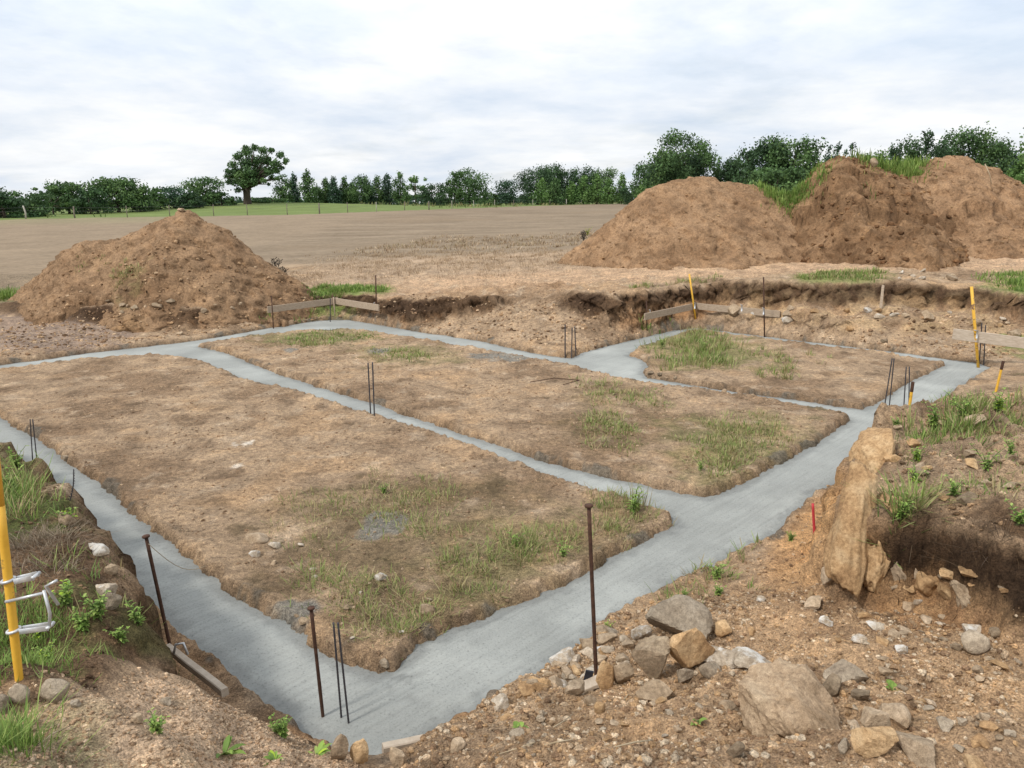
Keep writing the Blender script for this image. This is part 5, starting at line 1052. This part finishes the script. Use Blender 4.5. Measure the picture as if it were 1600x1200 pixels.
def tree(px, top, wpx, D, kind, label, cols, nm='tree', cat='tree', seed=1, bare=None, leaf=.42, dens=1.0, base=None, group=None, trunk=None):
    x = (px-800)/FPX*D; z0 = float(gz(x, D)[0]); T = aty(px, top, D); Hh = T[2]-z0; W = wpx/FPX*D
    root = empty(nm, (x, D, z0-.1), label, cat, group, rz=0)
    bb = {'round': .06, 'bush': .0, 'poplar': .05, 'oak': .0, 'sparse': 0}[kind]
    nl = int(min(12000, max(1800, W*Hh/leaf**2*{'sparse': 4, 'oak': 8, 'poplar': 11}.get(kind, 12 if D > 130 else 18)*dens)))
    me, cl = crown_mesh('crown', seed, kind, W, Hh*(1-bb), leaf, nl, cols); c = link('crown', me, root, (0, 0, Hh*bb))
    tr = trunk or max(.12, W*.028); mb = MB(); hz_ = Hh*.8; q = [np.array([0, 0, -.2]), np.array([tr*.3, 0, Hh*.2]), np.array([-tr*.5, tr*.3, Hh*.45]), np.array([tr*.4, 0, hz_])]
    mb.tube(q, [tr*1.35, tr, tr*.75, tr*.2], 8); r = np.random.default_rng(seed+9)
    for i in r.choice(len(cl), 9, replace=False):
        e = cl[i, :3]+[0, 0, Hh*bb]; t = r.uniform(.25, .6); s0 = np.array([0, 0, Hh*t*.9]); 
        if e[2] < s0[2]: s0[2] = e[2]*.7
        mb.tube([s0, (s0+e)/2+np.array([0, 0, -.05*Hh*r.uniform(0, 1)]), e], [tr*.45, tr*.28, tr*.08], 6)
    mb.build('trunk', M['bark'], root); return root
TG = [(72, 98, 58), (82, 110, 64), (64, 88, 54), (94, 120, 70)]; TD = [(58, 82, 52), (68, 94, 58), (52, 74, 50)]; TL = [(94, 124, 66), (82, 112, 60), (106, 136, 76)]; TB = [(62, 88, 66), (72, 98, 74), (56, 78, 60)]
TR = [
 (-70,290,120,96,'bush','long dark hedge bush cut by the left picture edge',TD),(-5,292,70,98,'bush','dark hedge bush at the left picture edge behind the pale leaning post',TD),(30,300,70,92,'bush','dark hedge bush just left of the pale leaning post',TD),(72,298,60,98,'bush','rounded hedge bush right of the pale leaning post',TG),
 (105,290,46,112,'sparse','thin topped tree left of the round hedge trees',TG),(130,284,54,116,'round','tree with a ragged top, first tall one right of the hedge',TG),(162,295,44,112,'bush','low dark bush between ragged tree and round tree',TD),(205,278,78,120,'round','wide round tree rising from the left hedge',TG),(238,290,40,122,'bush','bush on the right shoulder of the wide round tree',TG),(264,294,34,128,'poplar','narrow tree left of the left heap peak',TG),
 (290,291,44,132,'round','small round tree behind the left heap peak',TB),(315,300,36,130,'bush','dark low bush right of the left heap peak',TD),(336,277,58,138,'round','tall rounded tree immediately left of the big oak',TG),(362,300,40,138,'bush','bush under the left side of the big oak',TG),
 (430,308,50,150,'bush','low bush row just right of the big oak trunk',TG),
 (456,273,32,160,'poplar','first slim poplar right of the big oak',TG),(474,272,20,165,'poplar','second slim poplar right of the big oak',TB),(495,267,28,160,'poplar','tallest poplar, third right of the big oak',TG),(507,292,18,165,'bush','small bush between the third and fourth poplars',TG),(521,279,20,168,'poplar','fourth slim poplar right of the big oak',TG),(535,277,22,166,'poplar','fifth slim poplar right of the big oak',TB),(550,277,22,168,'poplar','sixth slim poplar right of the big oak',TG),(562,286,20,168,'poplar','short poplar, seventh right of the big oak',TG),(576,275,32,166,'round','broad poplar ending the first poplar row',TG),(588,288,20,170,'bush','low bush at the gap between the poplar rows',TB),
 (602,276,24,172,'poplar','first poplar after the gap in the row',TG),(617,273,24,172,'poplar','second poplar after the gap in the row',TB),(635,269,28,170,'poplar','third poplar after the gap, tallest of its row',TG),(657,275,32,176,'sparse','thin airy tree between poplars and dark round bush',TL),(682,287,42,160,'bush','dark round bush left of the antlered oak',TD),(704,295,26,170,'bush','small bush touching the antlered oak',TG),
 (738,266,58,165,'round','dense oak with a branch jutting out at its top left',TG),(716,268,26,165,'sparse','jutting upper branch crown left of the dense oak',TG),(770,300,30,180,'bush','low bush between the dense oak and the small round tree',TG),(794,281,32,180,'round','small round tree standing alone in the gap',TB),
 (842,261,64,190,'round','big rounded tree starting the right hand wood',TD),(848,280,34,180,'poplar','lighter poplar before the big rounded tree, left',TL),(870,279,28,180,'poplar','lighter poplar before the big rounded tree, right',TG),(866,258,34,195,'round','round crown right of the big rounded tree',TD),(886,266,36,195,'round','dark round crown behind the light poplars',TD),(893,285,20,182,'poplar','short light poplar in the right hand wood',TL),(912,262,40,195,'round','tall dark crown in the middle of the right hand wood',TD),(913,275,30,182,'poplar','light slim poplar before the tall dark crown',TL),(932,274,26,182,'poplar','second light poplar before the tall dark crown',TL),(938,264,42,195,'round','dark crown at the right part of the wood',TG),(950,280,24,180,'poplar','third light poplar near the right of the wood',TL),(970,272,24,180,'poplar','last light poplar before the right heaps',TL),(985,290,34,170,'bush','dark low bush left of the airy tree',TD),
 (1003,255,34,150,'round','tree with an airy top next to the tall oak',TG),(1008,272,36,140,'poplar','lighter tree in front of the airy topped one',TL),(1030,275,50,135,'bush','bush under the left of the tall oak',TG),
 (1066,206,84,120,'oak','tall open crowned oak above the leftmost big heap',TG),(1060,240,92,122,'round','dense lower crown beneath the tall open oak',TD),(1038,236,48,121,'round','left shoulder of foliage beside the tall open oak',TG),
 (1125,250,44,125,'round','low tree between the tall oak and the double crowned tree',TD),(1150,252,40,128,'round','second low tree left of the double crowned tree',TG),
 (1186,218,76,100,'round','left half of the large double crowned tree',TD),(1228,219,76,98,'round','right half of the large double crowned tree',TG),(1205,262,84,92,'bush','bush at the foot of the double crowned tree',TG),(1256,258,40,96,'bush','bush right of the double crowned tree',TG),
 (1296,224,42,130,'sparse','distant sparse tree left of the dark heap crest',TB),(1375,228,26,120,'bush','small dark bush beyond the round stone on the heap',TD),(1350,240,60,110,'bush','bush hidden partly behind the dark heap crest',TG),
 (1425,213,62,85,'bush','dark rounded bush between the two right heaps',TD),(1460,225,44,88,'bush','dark bush right of the rounded one',TD),(1488,204,66,90,'round','tall rounded tree above the broad right heap',TG),(1528,220,46,90,'round','tree right of the tall rounded one above the heap',TG),(1555,236,36,95,'bush','bluish bush in the dip right of the broad heap peak',TB),
 (1578,240,40,62,'bush','bright green bush at the right picture edge',TL),(1605,205,60,72,'round','tall green tree cut by the right picture edge',TG),(1650,215,80,70,'bush','green tree outside the right edge whose side just shows',TL),(1612,262,60,55,'bush','lower bright green bush at the right edge',TL),(1562,258,30,66,'bush','dark bush behind the broad heap slope',TD)]
for i, t in enumerate(TR):
    px, top, w, D, kind, lab, cols = t
    nm = {'poplar': 'poplar_tree', 'bush': 'bush'}.get(kind, 'tree'); tree(px, top, w*(.92 if kind == 'poplar' else 1.08), D, kind, lab, cols, nm, 'bush' if kind == 'bush' else 'tree', seed=400+i*3, leaf=.38 if D > 140 else (.36 if D > 90 else .27), dens=1.0 if kind in ('round', 'bush') else .8, group='trees along the far field edge')
# the big oak on the knoll
def big_oak():
    D = 142; px = 399; x = (px-800)/FPX*D; z0 = float(gz(x, D)[0]); root = empty('oak_tree', (x, D, z0-.1), 'big spreading oak standing alone on the green knoll', 'tree'); o = np.array(root.location)
    r = np.random.default_rng(88); mb = MB(); f0 = aty(402, 290, D)-o; f0[0] = .35; mb.tube([(.35, 0, -.6), (.35, 0, .3), (.35, 0, f0[2]*.5), f0], [.95, .74, .62, .66], 12)
    cl = []
    spots = [(364,257,8),(356,268,6),(354,276,5),(372,245,9),(385,238,10),(384,231,6),(398,231,7),(411,235,8),(424,235,6),(438,242,7),(447,250,5),(430,256,9),(415,250,11),(400,252,12),(385,255,12),(370,268,9),(362,275,8),(376,275,11),(390,270,13),(405,268,13),(420,268,10),(432,266,7),(440,262,5),(425,279,6),(412,282,6),(395,284,9),(380,287,9),(368,285,8),(358,284,6),(386,297,6),(446,254,4),(372,297,6),(433,279,4),(420,288,3)]
    for a, b, rr in spots:
        for k in range(2):
            dd = r.uniform(-3.6, 3.6)*(1-abs(a-402)/70); q = aty(a, b, D+dd)-o; cl.append((q, rr/FPX*D))
            if k == 0: mb.tube([f0*[1, 1, r.uniform(.75, 1)], (f0+q)/2+np.array([0, 0, r.uniform(-.3, .3)]), q], [.32, .16, .05], 7)
    mb.build('trunk', M['bark'], root)
    n = 11500; c = np.array([q for q, _ in cl]); w = np.array([s for _, s in cl]); k = r.choice(len(cl), n, p=w**2/(w**2).sum()); d = r.normal(size=(n, 3)); d /= np.linalg.norm(d, axis=1)[:, None]
    p = c[k]+d*(w[k]*r.uniform(0, 1, n)**.45*r.uniform(.75, 1.2, n))[:, None]*[1, 1, .8]; nn = d+r.normal(0, .6, (n, 3)); nn /= np.linalg.norm(nn, axis=1)[:, None]; u = np.cross(nn, r.normal(size=(n, 3))); u /= np.linalg.norm(u, axis=1)[:, None]; v = np.cross(nn, u); s = (.34*r.uniform(.6, 1.3, n))[:, None]
    q = np.stack([p-u*s*.5, p+v*s*.35, p+u*s*.5, p-v*s*.35], 1).reshape(-1, 3); cols = np.array([C(*t) for t in TG]); cc = cols[r.integers(0, 4, len(cl))][k]*r.uniform(.75, 1.3, (n, 1))
    link('crown', mesh_np('crown', q, np.arange(n*4).reshape(-1, 4), M['crown'], np.repeat(cc, 4, 0), smooth=False), root)
big_oak()
# far wood behind everything, one mass
def far_wood():
    r = np.random.default_rng(5); n = 20000; x = r.uniform(-320, 320, n); D = 330+r.uniform(-12, 12, n); tp = 2.6+2.4*n2(x*.03, D*0, 6)+2.2*n2(x*.12, D*0, 7); z = 1.9+(tp+.7)*r.uniform(0, 1, n)
    p = np.stack([x, D, z], -1); nn = r.normal(size=(n, 3)); nn /= np.linalg.norm(nn, axis=1)[:, None]; u = np.cross(nn, r.normal(size=(n, 3))); u /= np.linalg.norm(u, axis=1)[:, None]; v = np.cross(nn, u); s = r.uniform(.8, 1.8, n)[:, None]
    q = np.stack([p-u*s*.6, p+v*s*.5, p+u*s*.6, p-v*s*.5], 1).reshape(-1, 3); cc = np.array([C(*t) for t in TB])[r.integers(0, 3, n)]
    tag(link('far_wood', mesh_np('far_wood', q, np.arange(n*4).reshape(-1, 4), M['crown'], np.repeat(cc, 4, 0), smooth=False)), 'low bluish wood on the horizon seen through gaps in the tree line', 'wood', kind='stuff')
far_wood()
# undergrowth along the fence foot, joining the trees
blades('undergrowth', 'long pale grass and brambles along the far fence and tree feet', None, 16000, (.3, 1.1), .12, [(120, 128, 78), (90, 108, 60), (150, 142, 100)], 141, lean=.5, tuft=8, spread=.6, thr=-1.5, W=[(-72,88),(-52,90),(-30,92),(-12,122),(0,150),(14,176),(34,225),(60,262),(40,240),(12,190),(-8,150),(-24,118),(-40,100),(-72,94)])
# ---------------------------------------------------------------- world, sun, camera
def make_world():
    w = bpy.data.worlds.new('World'); SC.world = w; w.use_nodes = True; nt = w.node_tree; bg = nt.nodes['Background']
    sky = nd(nt, 'ShaderNodeTexSky', sky_type='NISHITA', sun_disc=False); sky.sun_elevation = R(50); sky.sun_rotation = R(SUN_ROT); sky.dust_density = 1.5
    tc = nd(nt, 'ShaderNodeTexCoord').outputs['Generated']
    sp = nd(nt, 'ShaderNodeSeparateXYZ'); nt.links.new(tc, sp.inputs[0])
    ad = nd(nt, 'ShaderNodeMath', operation='ADD'); nt.links.new(sp.outputs[2], ad.inputs[0]); ad.inputs[1].default_value = .16
    mx = nd(nt, 'ShaderNodeMath', operation='MAXIMUM'); nt.links.new(ad.outputs[0], mx.inputs[0]); mx.inputs[1].default_value = .05
    cb = nd(nt, 'ShaderNodeCombineXYZ')
    for i in range(2):
        dv = nd(nt, 'ShaderNodeMath', operation='DIVIDE'); nt.links.new(sp.outputs[i], dv.inputs[0]); nt.links.new(mx.outputs[0], dv.inputs[1]); nt.links.new(dv.outputs[0], cb.inputs[i])
    v = cb.outputs[0]
    n1 = noise(nt, .62, 7, .58, v, .15); nb = noise(nt, 1.7, 6, .6, v, .2)
    shade = ramp(nt, n1, [(.34, (.74, .84, .97)), (.45, (.90, .96, 1.04)), (.54, (1.04, 1.06, 1.08)), (.68, (1.22, 1.22, 1.22))])
    shade = mix(nt, shade, ramp(nt, nb, [(.3, (.88, .91, .95)), (.55, (1.0, 1.0, 1.0)), (.75, (1.07, 1.06, 1.04))]), 1.0, 'MULTIPLY')
    up = ramp(nt, sp.outputs[2], [(0.0, grey(.88)), (.12, grey(.95)), (.32, grey(1.16)), (1.0, grey(1.1))])
    shade = mix(nt, shade, up, 1.0, 'MULTIPLY')
    cov = ramp(nt, noise(nt, .8, 6, .6, v, .3), [(.30, grey(.72)), (.48, grey(1))])
    sk = mix(nt, sky.outputs[0], grey(.10), 1.0, 'MULTIPLY')
    c = mix(nt, sk, shade, cov)
    nt.links.new(c, bg.inputs['Color']); bg.inputs['Strength'].default_value = 1.0
SUN_ROT = -130
make_world()
sl = bpy.data.lights.new('sun', 'SUN'); sl.energy = 2.7; sl.angle = R(7); sl.color = (1, .95, .88)
so = bpy.data.objects.new('sun', sl); COL.objects.link(so)
# light comes from the left and a little behind the camera
from mathutils import Vector, Matrix
az = R(SUN_ROT); dv = Vector((math.sin(az)*math.cos(R(50)), math.cos(az)*math.cos(R(50)), math.sin(R(50))))
so.rotation_euler = dv.to_track_quat('Z', 'Y').to_euler(); so.location = (-20, -20, 30)
cd = bpy.data.cameras.new('camera'); co = bpy.data.objects.new('camera', cd); COL.objects.link(co); SC.camera = co
cd.sensor_fit = 'HORIZONTAL'; cd.sensor_width = 36; cd.lens = 36*FPX/1600; cd.clip_start = .05; cd.clip_end = 5000
mw = Matrix([[CR[0], CU[0], -CF[0], 0], [CR[1], CU[1], -CF[1], 0], [CR[2], CU[2], -CF[2], CH], [0, 0, 0, 1]]); co.matrix_world = mw
SC.view_settings.view_transform = 'Standard'; SC.view_settings.look = 'None'; SC.view_settings.exposure = 0; SC.view_settings.gamma = 1
SC.render.engine = 'CYCLES'; SC.cycles.max_bounces = 6; SC.cycles.transparent_max_bounces = 8
SC.cycles.use_denoising = True
